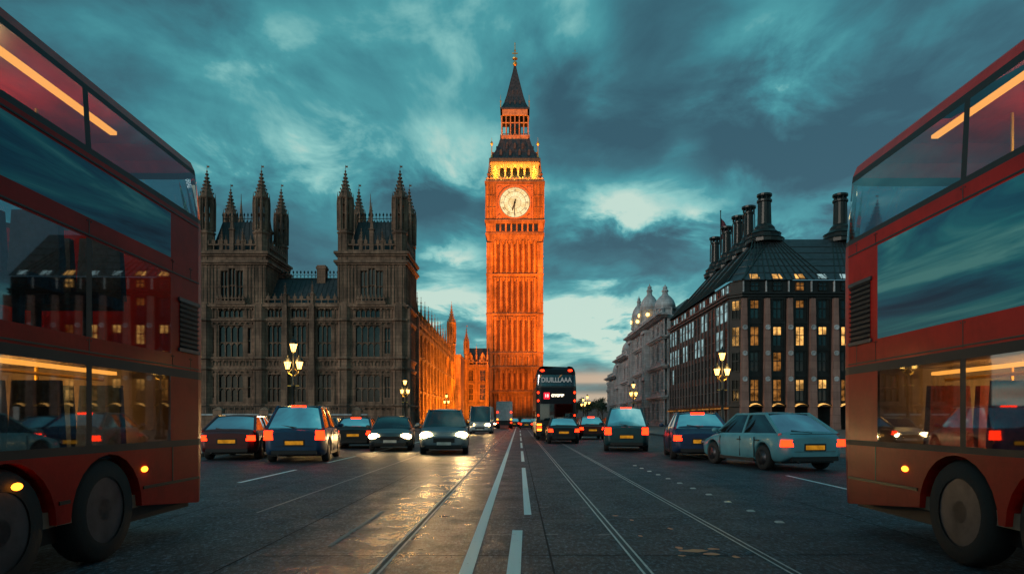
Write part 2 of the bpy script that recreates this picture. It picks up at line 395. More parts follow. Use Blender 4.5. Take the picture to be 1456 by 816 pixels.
def gothic_window(root, u0, u1, z0, z1, y, mull=3, transoms=(0.5,), stonemat=None, pane=None, arch=True, depth=.22):
    f = MB(); w = u1-u0; hh = z1-z0; t = .08
    for k in range(1, mull+1):
        x = u0 + w*k/(mull+1); f.box(x-t/2, x+t/2, y, y+depth, z0, z1)
    for tr in transoms: f.box(u0, u1, y+.02, y+depth-.02, z0+hh*tr-.06, z0+hh*tr+.06)
    if arch:     # small pointed heads to each light, below the top and each transom
        lw = w/(mull+1)
        for zt in [1.0]+list(transoms):
            zz = z0+hh*zt
            for k in range(mull+1):
                a = u0+lw*k; h_ = lw*.55
                for sx in (0, 1):
                    xa = a if sx == 0 else a+lw; xm = a+lw/2
                    f.add([(xa, y+.06, zz-h_), (xm, y+.06, zz), (xa, y+.06, zz)], [(0, 1, 2)])
    f.box(u0-.07, u1+.07, y-.12, y+.05, z0-.16, z0-.01)
    o = f.build('window', stonemat, root)
    p = MB(); p.add([(u0, y+depth+.02, z0), (u1, y+depth+.02, z0), (u1, y+depth+.02, z1), (u0, y+depth+.02, z1)], [(0, 1, 2, 3)])
    p.build('pane', pane, o)
    return o

def turret(root, x, y, z0, zs, zo, zt, r, mat, name='turret'):
    """octagonal gothic turret: solid to zs, open lantern to zo, crocketed spirelet to zt"""
    b = MB(); rt = math.pi/8
    prof = [(r*1.08, z0), (r*1.08, z0+.3), (r, z0+.45), (r, zs-.35), (r*1.22, zs-.15), (r*1.22, zs), (r*1.0, zs+.08), (r*.98, zs+.3)]
    b.lathe(prof, x, y, 8, rt)
    for k in range(8):
        a = rt+2*math.pi*k/8
        b.tube((x+r*1.02*math.cos(a), y+r*1.02*math.sin(a), z0), (x+r*1.02*math.cos(a), y+r*1.02*math.sin(a), zs), .07, 4)
        cx, cy = x+r*.86*math.cos(a), y+r*.86*math.sin(a)
        b.tube((cx, cy, zs+.2), (cx, cy, zo-.4), .215*r/.8, 4)
        b.lathe([(.10, zs+.2), (.13, zs+(zo-zs)*.8), (.01, zo+.55)], x+r*1.12*math.cos(a), y+r*1.12*math.sin(a), 4)
    b.lathe([(r*.34, zs), (r*.34, zo)], x, y, 6)
    b.lathe([(r*.8, zs), (r*.8, zs+(zo-zs)*.28)], x, y, 8, rt); b.lathe([(r*.85, zo-1.1), (r*.85, zo-.2)], x, y, 8, rt)
    zm = (zs+zo)/2
    b.lathe([(r*.9, zm-.1), (r*1.02, zm-.05), (r*1.02, zm+.06), (r*.9, zm+.12)], x, y, 8, rt)
    b.lathe([(r*.9, zo-.5), (r*1.2, zo-.3), (r*1.2, zo-.1), (r*.92, zo)], x, y, 8, rt)
    hsp = zt-zo-.9
    sp = [(r*.95, zo), (r*.80, zo+hsp*.12), (r*.50, zo+hsp*.32), (r*.28, zo+hsp*.58), (r*.14, zo+hsp*.8), (r*.07, zo+hsp), (.04, zo+hsp+.1)]
    b.lathe(sp, x, y, 8, rt)
    for fz in (.15, .3, .45, .6, .75, .9):
        rr = r*(.95*(1-fz)**1.35+.10); z = zo+hsp*fz
        for k in range(8):
            a = rt+2*math.pi*k/8; b.box(x+rr*math.cos(a)-.07, x+rr*math.cos(a)+.07, y+rr*math.sin(a)-.07, y+rr*math.sin(a)+.07, z-.06, z+.12)
    b.ball((x, y, zo+hsp+.1), .13, n=6, m=4)
    b.tube((x, y, zo+hsp), (x, y, zt), .03, 4); b.box(x, x+.3, y-.015, y+.015, zt-.32, zt-.1)
    return b.build(name, mat, root)
def pinnacle(b, x, y, z0, z1, w=.28):
    zb = z0+(z1-z0)*.45
    b.box(x-w/2, x+w/2, y-w/2, y+w/2, z0, zb); b.box(x-w*.7, x+w*.7, y-w*.7, y+w*.7, zb, zb+.12)
    b.lathe([(w*.62, zb+.12), (w*.34, zb+(z1-zb)*.35), (w*.12, zb+(z1-zb)*.8), (.02, z1)], x, y, 4, math.pi/4)
    for fz in (.3, .5, .7):
        z = zb+(z1-zb)*fz; rr = w*.45*(1-fz)+.05
        for dx, dy in ((rr, 0), (-rr, 0), (0, rr), (0, -rr)): b.box(x+dx-.04, x+dx+.04, y+dy-.04, y+dy+.04, z, z+.1)
    b.ball((x, y, z1), .07, n=5, m=3)
def battlement(b, u0, u1, y, z0, h=1.1, step=.85):
    b.box(u0, u1, y-.12, y+.12, z0, z0+h*.18); b.box(u0, u1, y-.12, y+.12, z0+h*.52, z0+h*.64)
    n = max(1, round((u1-u0)/step))
    for k in range(n):
        x = u0+(u1-u0)*(k+.5)/n; b.box(x-.06, x+.06, y-.1, y+.1, z0, z0+h*.55)
        b.box(x-step*.28, x+step*.28, y-.13, y+.13, z0+h*.64, z0+h*.95)
        b.lathe([(.1, z0+h*.95), (.02, z0+h*1.35)], x, y, 4)

# ------------------------------------------------------------------ ground, road, pavements
g = MB(); g.add([(-4000,-4000,-.02),(4000,-4000,-.02),(4000,4000,-.02),(-4000,4000,-.02)], [(0,1,2,3)]); tag(g.build('ground', M['ground']), kind='structure')
g = MB(); g.add([(-11,-40,0),(11,-40,0),(11,420,0),(-11,420,0)], [(0,1,2,3)]); tag(g.build('road', M['asphalt']), kind='structure')
# square in front of the tower
g = MB(); g.add([(-60,62,-.012),(-11,62,-.012),(-11,74,-.012),(-60,74,-.012)], [(0,1,2,3)]); tag(g.build('side_road', M['asphalt']), kind='structure')
for nm, x0, x1, y0, y1 in (('pavement', -60, -11.3, -40, 61), ('pavement', 11.3, 24.2, -40, 420), ('pavement', -14.0, -11.3, 75, 170), ('pavement', 24.2, 60, -40, 79.3)):
    g = MB(); g.box(x0, x1, y0, y1, -.1, .125); tag(g.build(nm, M['paving']), kind='structure')
for x0, x1, y0, y1 in ((-11.3, -11, -40, 61), (11, 11.3, -40, 420), (-11.3, -11, 75, 170)):
    g = MB(); g.box(x0, x1, y0, y1, -.1, .135); tag(g.build('kerb', M['kerb']), kind='structure')

def strip(x0, y0, x1, y1, w, mat, name='road_marking', z=.004):
    d = Vector((x1-x0, y1-y0, 0)).normalized(); n = Vector((-d.y, d.x, 0))*w/2
    b = MB(); k = max(2, int((Vector((x1-x0, y1-y0, 0)).length)/1.5)); rows = []
    for i in range(k+1):
        p = Vector((x0+(x1-x0)*i/k, y0+(y1-y0)*i/k, z)); j = random.uniform(-.004, .004)
        rows.append([tuple(p+n*(1+j*8)), tuple(p-n*(1-j*6))])
    b.grid(rows, False); return tag(b.build(name, mat), kind='structure')
strip(-.45, 3, -.46, 170, .115, M['line'])
for a, b_ in ((3.2, 8.0),): strip(-.075, a, -.02, b_, .12, M['line'])
for a, b_ in ((9.3, 18.3), (21, 28), (31, 38), (41, 50), (54, 64), (70, 80), (86, 98)): strip(.12, a, .12, b_, .10, M['line'])
strip(-1.95, 7.0, -1.93, 9.8, .05, M['line_faint']); strip(-1.95, 12, -1.93, 15, .05, M['line_faint'])
strip(-3.65, 9.5, -3.65, 60, .04, M['line_faint'])
for a, b_ in ((9.5, 11.6), (14.0, 17.6), (20.5, 24), (27, 31), (35, 40)): strip(-5.75, a, -5.75, b_, .1, M['line'])
strip(6.05, 10.6, 6.2, 15.8, .09, M['line']); strip(6.2, 21, 6.2, 27, .09, M['line'])
for x in (-1.22, 1.09, 2.33):
    for dx in (-.035, .035): strip(x+dx, 3, x+dx*.95-(.02 if x < 0 else .05), 120, .022, M['rail'], 'tram_rail', .006)
    strip(x, 3, x-(.02 if x < 0 else .05), 120, .03, M['black'], 'rail_groove', .003)
for y_ in (7.7, 10.1, 14.6):
    for x0 in (-.35, -.18, .3, .9):
        strip(x0, y_, x0+.14, y_+.02, .03, M['line_faint'])
M['seam'] = simple('tar seam', (.012, .013, .015), .7, spec=.15)
M['patch'] = simple('smooth dark asphalt patch', (.014, .024, .032), .8, 0, .6, 40, .8, 0, .3)
for a_ in ((.30, 3, .26, 60), (-2.6, 4, -2.5, 70), (4.4, 7, 4.3, 50), (-4.6, 8, -4.6, 30)): strip(*a_, .018, M['seam'], 'tar_seam', .0025)
for y_, x0, x1 in ((6.5, -2.5, 3.4), (8.9, -.5, 2.3), (13.2, -3.6, 6), (19, -5, 6.5)): strip(x0, y_, x1, y_+.06, .02, M['seam'], 'tar_seam', .0028)
# worn orange arrow fragments
fr = MB()
for cx, cy, w_, h_ in ((1.72, 6.75, .30, .06), (1.86, 6.60, .20, .05), (1.62, 6.9, .10, .05), (1.95, 6.85, .12, .04), (2.05, 6.45, .08, .04), (1.55, 6.5, .09, .03), (1.3, 9.2, .09, .05), (1.45, 8.8, .06, .04), (1.8, 8.1, .07, .05), (1.35, 7.6, .05, .04)):
    n = 9; ps = []
    for k in range(n):
        a = 2*math.pi*k/n; rr = random.uniform(.55, 1.1); ps.append((cx+w_*.5*rr*math.cos(a), cy+h_*1.6*rr*math.sin(a), .0045))
    fr.add(ps, [tuple(range(n))])
tag(fr.build('road_marking', M['line_orange']), kind='structure')
# studs
sb = MB(); sb.frustum(0, 0, .004, .02, .05, .055, .035, .04)
stud0 = None
for k in range(11):
    y_ = 8.6+k*1.05
    lab = f"white road stud in the dotted line right of the steel grooves"
    if stud0 is None: o = stud0 = sb.build('road_stud', simple('stud reflector', (.55, .56, .52), .3)); tag(o, lab, 'road stud', 'road studs in a dotted line')
    else: o = stud0.copy(); C.objects.link(o)
    o.location = (3.28-.004*k, y_, 0)

# ------------------------------------------------------------------ clock tower
TS, TT = M['tower_stone'], M['tower_trim']
def dial_mat():
    m, nt, out = new_mat('backlit opal dial'); e = nt.nodes.new('ShaderNodeEmission'); nt.links.new(e.outputs[0], out.inputs[0])
    n = noise(nt, .9, 3, .6); c = ramp(nt, n, [(0.3, (.80, .50, .18)), (0.6, (1.0, .80, .42))]); nt.links.new(c, e.inputs[0]); e.inputs[1].default_value = 1.25
    return m
M['dial'] = dial_mat()
def big_tower():
    cx, Y0 = -1.08, 175; hw = 6.85
    T = thing('clock_tower', 'tall floodlit orange gothic clock tower with round white clock and dark pointed spire', 'clock tower', (cx, Y0+hw, 0))
    b = MB(); b.box(-hw, hw, -hw, hw, 0, 48.6); b.build('shaft', TS, T)
    b = MB(); b.frustum(0, 0, 0, 1.4, hw+.7, hw+.7, hw+.6, hw+.6); b.frustum(0, 0, 1.4, 2.0, hw+.6, hw+.6, hw+.25, hw+.25)
    for s in range(4):
        b.m = Matrix.Rotation(s*math.pi/2, 4, 'Z')
        for k in range(13):
            x = -hw+.5+k*(2*hw-1)/12; b.box(x-.12, x+.12, -hw-.28, -hw+.1, 1.9, 8.0)
    b.m = Matrix.Identity(4); b.build('plinth', TT, T)
    # corner buttresses
    for sx in (-1, 1):
        for sy in (-1, 1):
            b = MB(); b.box(sx*hw-.75, sx*hw+.75, sy*hw-.75, sy*hw+.75, 0, 46.5) ; b.v = [(v[0]-sx*.35, v[1]-sy*.35, v[2]) for v in b.v]
            for zz in range(4, 46, 3): b.box(sx*(hw-.35)-.82, sx*(hw-.35)+.82, sy*(hw-.35)-.82, sy*(hw-.35)+.82, zz, zz+.15)
            b.build('corner_buttress', TS, T)
    for z in (8.3, 14.6, 18.2, 28.2, 38.3):
        b = MB(); b.frustum(0, 0, z-.35, z, hw+.25, hw+.25, hw+.55, hw+.55); b.box(-hw-.55, hw+.55, -hw-.55, hw+.55, z, z+.22); b.frustum(0, 0, z+.22, z+.5, hw+.5, hw+.5, hw+.2, hw+.2)
        for s in range(4):
            b.m = Matrix.Rotation(s*math.pi/2, 4, 'Z')
            for k in range(22):
                x = -hw+.3+k*(2*hw-.6)/21; b.box(x-.1, x+.1, -hw-.35, -hw, z-1.1, z-.3)
            b.m = Matrix.Identity(4)
        b.build('string_course', TT, T)
    # vertical panelling ribs and slit windows, on each side
    stages = ((8.8, 14.2), (15.1, 17.8), (18.7, 27.6), (28.7, 37.6), (38.8, 47.0))
    for s in range(4):
        rot = Matrix.Rotation(s*math.pi/2, 4, 'Z')
        b = MB(rot)
        for z0, z1 in stages:
            for k in range(8):
                x = -5.0+k*10/7
                b.box(x-.20, x+.20, -hw-.45, -hw+.02, z0, z1); b.box(x-.3, x+.3, -hw-.2, -hw+.02, z0, z1)
            for k in range(15):
                x = -5.0+k*10/14
                if False: pass
            for k in range(7):
                xa = -5.0+k*10/7+.16; xb = xa+10/7-.32; xm = (xa+xb)/2
                for (p, q) in ((xa, xm), (xb, xm)): b.add([(p, -hw-.2, z1-.9), (q, -hw-.2, z1), (p, -hw-.2, z1)], [(0, 1, 2)])
        b.build('panelling', TS, T)
        w = MB(rot); p = MB(rot)
        if s in (0, 1, 3):
            for z0, z1 in stages[0:1]+stages[2:]:
                for k in range(7):
                    if z1-z0 < 6 and k in (0, 6): continue
                    xm = -5.0+(k+.5)*10/7
                    ff = MB(rot); ff.box(xm-.26, xm-.18, -hw-.16, -hw, z0+.2, z1-1.0); ff.box(xm+.18, xm+.26, -hw-.16, -hw, z0+.2, z1-1.0)
                    ff.box(xm-.3, xm+.3, -hw-.2, -hw, z0+.05, z0+.2)
                    fo = ff.build('slit_window', TT, T)
                    pp = MB(rot); pp.box(xm-.18, xm+.18, -hw-.16, -hw-.01, z0+.2, z1-1.05); pp.build('pane', M['slit'], fo)
    # corbelled clock stage
    hc = 7.35
    b = MB(); b.frustum(0, 0, 46.9, 48.4, hw+.1, hw+.1, hc+.05, hc+.05); b.box(-hc-.2, hc+.2, -hc-.2, hc+.2, 48.4, 48.95)
    for s in range(4):
        b.m = Matrix.Rotation(s*math.pi/2, 4, 'Z')
        for k in range(17):
            x = -6+k*12/16; b.add([(x-.14, -hw-.05, 46.2), (x+.14, -hw-.05, 46.2), (x+.14, -hc-.1, 48.3), (x-.14, -hc-.1, 48.3)], [(0, 1, 2, 3)])
    b.m = Matrix.Identity(4); b.build('corbel_course', TT, T)
    b = MB(); b.box(-hc+.35, hc-.35, -hc+.35, hc-.35, 48.9, 62.2)
    for s in range(4):
        b.m = Matrix.Rotation(s*math.pi/2, 4, 'Z')
        holed_wall(b, -hc, hc, 48.95, 62.0, -hc, [(-4.9+k*1.4, -4.9+k*1.4+1.0, 49.3, 51.4) for k in range(8)] + [(-4.55, 4.55, 52.45, 61.2)], .33)
        for sx in (-1, 1):      # corner strips of panelling
            for k in range(4):
                x = sx*(4.95+k*.75); b.box(x-.08, x+.08, -hc-.2, -hc+.02, 52.7, 60.9)
            for z in (55.2, 58.2): b.box(min(sx*4.9, sx*7.3), max(sx*4.9, sx*7.3), -hc-.16, -hc+.02, z, z+.25)
    b.m = Matrix.Identity(4); b.build('clock_stage', TS, T)
    for s in range(4):
        for k in range(8):
            p = MB(Matrix.Rotation(s*math.pi/2, 4, 'Z')); p.add([(-4.9+k*1.4, -hc+.3, 49.3), (-3.9+k*1.4, -hc+.3, 49.3), (-3.9+k*1.4, -hc+.3, 51.4), (-4.9+k*1.4, -hc+.3, 51.4)], [(0,1,2,3)]); p.build('arcade_shade', M['pane'], T)  # dark panes put in as the shade inside the arcade openings
    for z in (51.75, 61.6):
        b = MB(); b.box(-hc-.35, hc+.35, -hc-.35, hc+.35, z, z+.5); b.box(-hc-.15, hc+.15, -hc-.15, hc+.15, z-.4, z); b.build('string_course', TT, T)
    for s in range(4):
        rot = Matrix.Rotation(s*math.pi/2, 4, 'Z') @ Matrix.Translation((0, -hc, 56.7)) @ Matrix.Rotation(math.pi/2, 4, 'X')
        # in this frame: x right, y up, z out of the wall
        b = MB(rot)
        N = 48; ring = lambda r0, r1, z0, z1: [[(r*math.cos(2*math.pi*k/N), r*math.sin(2*math.pi*k/N), z) for k in range(N+1)] for r, z in ((r0, z0), (r0, z1), (r1, z1), (r1, z0))]
        b.grid(ring(3.95, 4.3, -.3, .18), False)
        for sx in (-1, 1):
            for sy in (-1, 1):      # spandrels with quatrefoils
                pts = [(sx*4.55, sy*4.4, -.1)] + [(4.2*math.cos(a), 4.2*math.sin(a), -.1) for a in [math.atan2(sy, sx)+R(t) for t in (-42, -28, -14, 0, 14, 28, 42)]]
                b.add([(sx*4.55, 0, -.1)] if False else pts, [tuple(range(len(pts)))])
                b.lathe([(.55, 0), (.55, .1), (.4, .12)], sx*3.75, sy*3.6, 8)
        b.box(-4.7, -4.4, -4.4, 4.5, -.3, .12); b.box(4.4, 4.7, -4.4, 4.5, -.3, .12); b.box(-4.7, 4.7, -4.5, -4.2, -.3, .14); b.box(-4.7, 4.7, 4.25, 4.5, -.3, .14)
        fr_ = b.build('clock_surround', simple('gilt and red dial surround', (.34,.17,.06), .45, .2, .6, 4), T)
        d_ = MB(rot); d_.lathe([(3.96, -.2), (3.96, -.12)], 0, 0, 48, cap=True); dial = d_.build('clock_dial', M['dial'], T)
        k_ = MB(rot)
        for r0, r1 in ((3.78, 3.92), (2.75, 2.85), (1.55, 1.62), (3.3, 3.34)): k_.grid([[(r*math.cos(2*math.pi*k/N), r*math.sin(2*math.pi*k/N), -.09) for k in range(N+1)] for r in (r0, r1)], False)
        for k in range(60):
            a = 2*math.pi*k/60; w_ = .022 if k % 5 else .06; r0, r1 = (3.55, 3.8)
            dx, dy = math.cos(a), math.sin(a); px, py = -dy*w_, dx*w_
            k_.add([(dx*r0+px, dy*r0+py, -.085), (dx*r0-px, dy*r0-py, -.085), (dx*r1-px, dy*r1-py, -.085), (dx*r1+px, dy*r1+py, -.085)], [(0, 1, 2, 3)])
        for k in range(24):
            a = 2*math.pi*k/24; dx, dy = math.cos(a), math.sin(a); px, py = -dy*.02, dx*.02; r0, r1 = .4, 2.75
            k_.add([(dx*r0+px, dy*r0+py, -.08), (dx*r0-px, dy*r0-py, -.08), (dx*r1-px, dy*r1-py, -.08), (dx*r1+px, dy*r1+py, -.08)], [(0, 1, 2, 3)])
        nums = ['XII','I','II','III','IIII','V','VI','VII','VIII','IX','X','XI']
        for i, s_ in enumerate(nums):
            a = math.pi/2 - 2*math.pi*i/12; up = Vector((math.cos(a), math.sin(a), 0)); rt_ = Vector((math.sin(a), -math.cos(a), 0)); wd = {'I': .17, 'V': .34, 'X': .34}
            tot = sum(wd[c] for c in s_); x = -tot/2
            def stroke(xa, ya, xb, yb, t):
                A = up*(2.88+ya)+rt_*xa; B = up*(2.88+yb)+rt_*xb; o_ = rt_*t
                k_.add([(*(A-o_).xy, -.083), (*(A+o_).xy, -.083), (*(B+o_).xy, -.083), (*(B-o_).xy, -.083)], [(0, 1, 2, 3)])
            for c in s_:
                w_ = wd[c]
                if c == 'I': stroke(x+w_/2, 0, x+w_/2, .58, .045)
                if c == 'V': stroke(x+w_/2, 0, x+.05, .58, .045); stroke(x+w_/2, 0, x+w_-.05, .58, .025)
                if c == 'X': stroke(x+w_-.05, 0, x+.05, .58, .045); stroke(x+.05, 0, x+w_-.05, .58, .025)
                x += w_
        k_.build('numerals', simple('dark dial iron', (.05, .045, .03), .5), dial)
        for nm, ang, ln_, w_ in (('hour_hand', 198, 2.35, .2), ('minute_hand', 182, 3.7, .12)):
            h_ = MB(rot); a = math.pi/2 - R(ang); dx, dy = math.cos(a), math.sin(a); px, py = -dy, dx
            h_.add([(-dx*.9+px*w_*.6, -dy*.9+py*w_*.6, .0), (-dx*.9-px*w_*.6, -dy*.9-py*w_*.6, .0), (dx*ln_*.75-px*w_, dy*ln_*.75-py*w_, .0), (dx*ln_, dy*ln_, .0), (dx*ln_*.75+px*w_, dy*ln_*.75+py*w_, .0)], [(0, 1, 2, 3, 4)])
            h_.lathe([(.3, -.06), (.3, .04)], 0, 0, 12); h_.build(nm, M['black'], dial)
    # belfry
    hb = 6.1
    b = MB(); b.box(-hb, hb, -hb, hb, 62.1, 62.9)
    b.box(-hb+1.6, hb-1.6, -hb+1.6, hb-1.6, 62.9, 66.9)
    b.build('belfry_core', M['bronze'], T)  # dark core colour stands in for shade behind the belfry openings
    b = MB(); b.box(-hb-.1, hb+.1, -hb-.1, hb+.1, 66.6, 67.5)
    for s in range(4):
        b.m = Matrix.Rotation(s*math.pi/2, 4, 'Z')
        for k in range(8):
            x = -hb+.3+k*(2*hb-.6)/7; b.box(x-.22, x+.22, -hb, -hb+.45, 62.9, 66.7); b.box(x-.3, x+.3, -hb-.08, -hb+.5, 65.2, 65.45)
        for k in range(7):
            xa = -hb+.3+k*(2*hb-.6)/7+.22; xb = xa+(2*hb-.6)/7-.44; xm = (xa+xb)/2
            for p in (xa, xb): b.add([(p, -hb+.1, 65.6), (xm, -hb+.1, 66.6), (p, -hb+.1, 66.6)], [(0, 1, 2)])
        for k in range(24):
            x = -hb+k*(2*hb)/23; b.box(x-.1, x+.1, -hb-.32, -hb, 66.75, 67.3)
        battlement(b, -7.3, 7.3, -7.3, 62.1, .95, .8)
    b.m = Matrix.Identity(4); b.build('belfry_arcade', simple('gilded belfry stone', (.55, .42, .2), .6, .1, .3, 2), T)
    b = MB(); b.box(-hb-.5, hb+.5, -hb-.5, hb+.5, 67.5, 68.3); b.build('belfry_cornice', M['slate'], T)
    b = MB()
    prof = [(6.45, 68.3), (5.9, 69.0), (5.25, 70.1), (4.7, 71.3), (4.2, 72.6), (3.85, 73.7)]
    for (r0, z0), (r1, z1) in zip(prof, prof[1:]): b.frustum(0, 0, z0, z1, r0, r0, r1, r1)
    for s in range(4):
        b.m = Matrix.Rotation(s*math.pi/2, 4, 'Z')
        for (r0, z0), (r1, z1) in zip(prof, prof[1:]):
            for k in range(-4, 5): b.tube((k*r0/4.4, -r0-.02, z0), (k*r1/4.4, -r1-.02, z1), .07, 4)
        for zz, xs in ((69.2, (-3.6, -1.2, 1.2, 3.6)), (71.2, (-2, 0, 2))):      # lucarnes
            rr = 5.85 if zz < 70 else 4.8
            for x in xs: b.box(x-.3, x+.3, -rr-.1, -rr+1, zz, zz+.8); b.add([(x-.38, -rr-.15, zz+.8), (x+.38, -rr-.15, zz+.8), (x, -rr-.15, zz+1.5), (x-.38, -rr+1, zz+.8), (x+.38, -rr+1, zz+.8), (x, -rr+.8, zz+1.5)], [(0,1,2),(0,2,5,3),(1,4,5,2)])
    b.m = Matrix.Identity(4); b.build('lower_roof', M['roof_iron'], T)
    b = MB()
    for s in range(4):
        b.m = Matrix.Rotation(s*math.pi/2, 4, 'Z')
        b.box(-3.75, 3.75, -3.75, -3.4, 73.7, 74.7); b.box(-3.7, 3.7, -3.7, -3.3, 79.4, 80.8)
        for k in range(7): x = -3.45+k*6.9/6; b.box(x-.13, x+.13, -3.6, -3.35, 74.7, 79.5)
        for k in range(12): x = -3.5+k*7/11; b.box(x-.07, x+.07, -3.85, -3.7, 73.9, 74.9)
        b.box(-3.6, 3.6, -3.62, -3.4, 77.6, 77.75)
        b.m = Matrix.Identity(4)
    b.build('lantern_stage', simple('gilded lantern ironwork', (.42, .25, .12), .5, .2, .4, 2), T)
    b = MB(); b.box(-1.6, 1.6, -1.6, 1.6, 73.7, 80.6); b.build('lantern_core', M['pane'], T)
    b = MB(); b.box(-3.85, 3.85, -3.85, 3.85, 80.8, 81.2)
    prof = [(3.5, 81.2), (2.8, 82.6), (2.15, 84.6), (1.6, 86.8), (1.05, 89), (.55, 91), (.28, 92.3), (.2, 93.0)]
    for (r0, z0), (r1, z1) in zip(prof, prof[1:]): b.frustum(0, 0, z0, z1, r0, r0, r1, r1)
    for sx in (-1, 1):
        for sy in (-1, 1):
            for (r0, z0), (r1, z1) in zip(prof, prof[1:]): b.tube((sx*r0, sy*r0, z0), (sx*r1, sy*r1, z1), .1, 4)
    for s in range(4):
        b.m = Matrix.Rotation(s*math.pi/2, 4, 'Z')
        for x, zz in ((-1.3, 82.2), (0, 82.2), (1.3, 82.2), (-.6, 85.2), (.6, 85.2)):
            rr = 3.0 if zz < 84 else 2.0
            b.box(x-.2, x+.2, -rr-.05, -rr+.6, zz, zz+.5); b.add([(x-.28, -rr-.1, zz+.5), (x+.28, -rr-.1, zz+.5), (x, -rr-.1, zz+1.1)], [(0,1,2)])
    b.m = Matrix.Identity(4); b.build('spire', M['roof_iron'], T)
    b = MB(); b.ball((0, 0, 93.2), .62); b.tube((0, 0, 93), (0, 0, 98.2), .11, 6); b.box(-.75, .75, -.08, .08, 95.6, 95.85)
    b.box(-.08, .08, -.75, .75, 95.6, 95.85); b.ball((0, 0, 96.4), .28); b.ball((0, 0, 98.2), .14); b.lathe([(.7, 94.3), (.75, 94.5), (.15, 94.6)], 0, 0, 8)
    b.build('finial', M['gilt'], T)
    for sx in (-1, 1):
        for sy in (-1, 1):
            b = MB(); x, y = sx*6.6, sy*6.6
            b.lathe([(.45, 62.1), (.45, 63.9), (.6, 64.0), (.6, 64.2), (.35, 64.5), (.1, 66.2), (.03, 67.4)], x, y, 8)
            b.build('corner_pinnacle', TT, T)
            b = MB(); x, y = sx*5.95, sy*5.95; b.lathe([(.24, 68.2), (.3, 68.9), (.13, 69.2), (.1, 71.4), (.36, 71.7), (.3, 72.1), (.06, 72.5), (.03, 73.3)], x, y, 6)
            b.tube((x, y, 70), (x-sx*1.2, y-sy*1.2, 69.6), .06, 4); b.build('roof_pinnacle', M['gilt'], T)
            b = MB(); x, y = sx*3.7, sy*3.7; b.lathe([(.16, 80.8), (.12, 82.4), (.22, 82.7), (.05, 83), (.03, 84.2)], x, y, 6); b.build('lantern_pinnacle', M['gilt'], T)
    # lamps that light the belfry and lantern from inside
    for s, (dx, dy) in enumerate(((0, -1), (1, 0), (-1, 0))):
        for t in (-3.6, 0, 3.6):
            x, y = (t, -5.1) if dx == 0 else (dx*5.1, t)
            point(T, (x, y, 63.4), 900, (1.0, .60, .10), .25, 'belfry_lamp')
    for x in (-2.4, 2.4): point(T, (x, -2.6, 75), 420, (1.0, .42, .08), .2, 'lantern_lamp')
    for x in (-5, -1.7, 1.7, 5): spot(T, (x, -8.2, 62.7), (x*.8, -6.1, 67.5), 900, (1.0, .62, .10), 120, .8, .2, 'cornice_lamp')
    for ch in T.children:       # upper stages drawn out to their true height
        if ch.type == 'MESH':
            for v in ch.data.vertices:
                if v.co.z > 68.3: v.co.z = 68.3+(v.co.z-68.3)*1.107
        elif ch.location.z > 70: ch.location.z += 1
    return T
tower = big_tower()

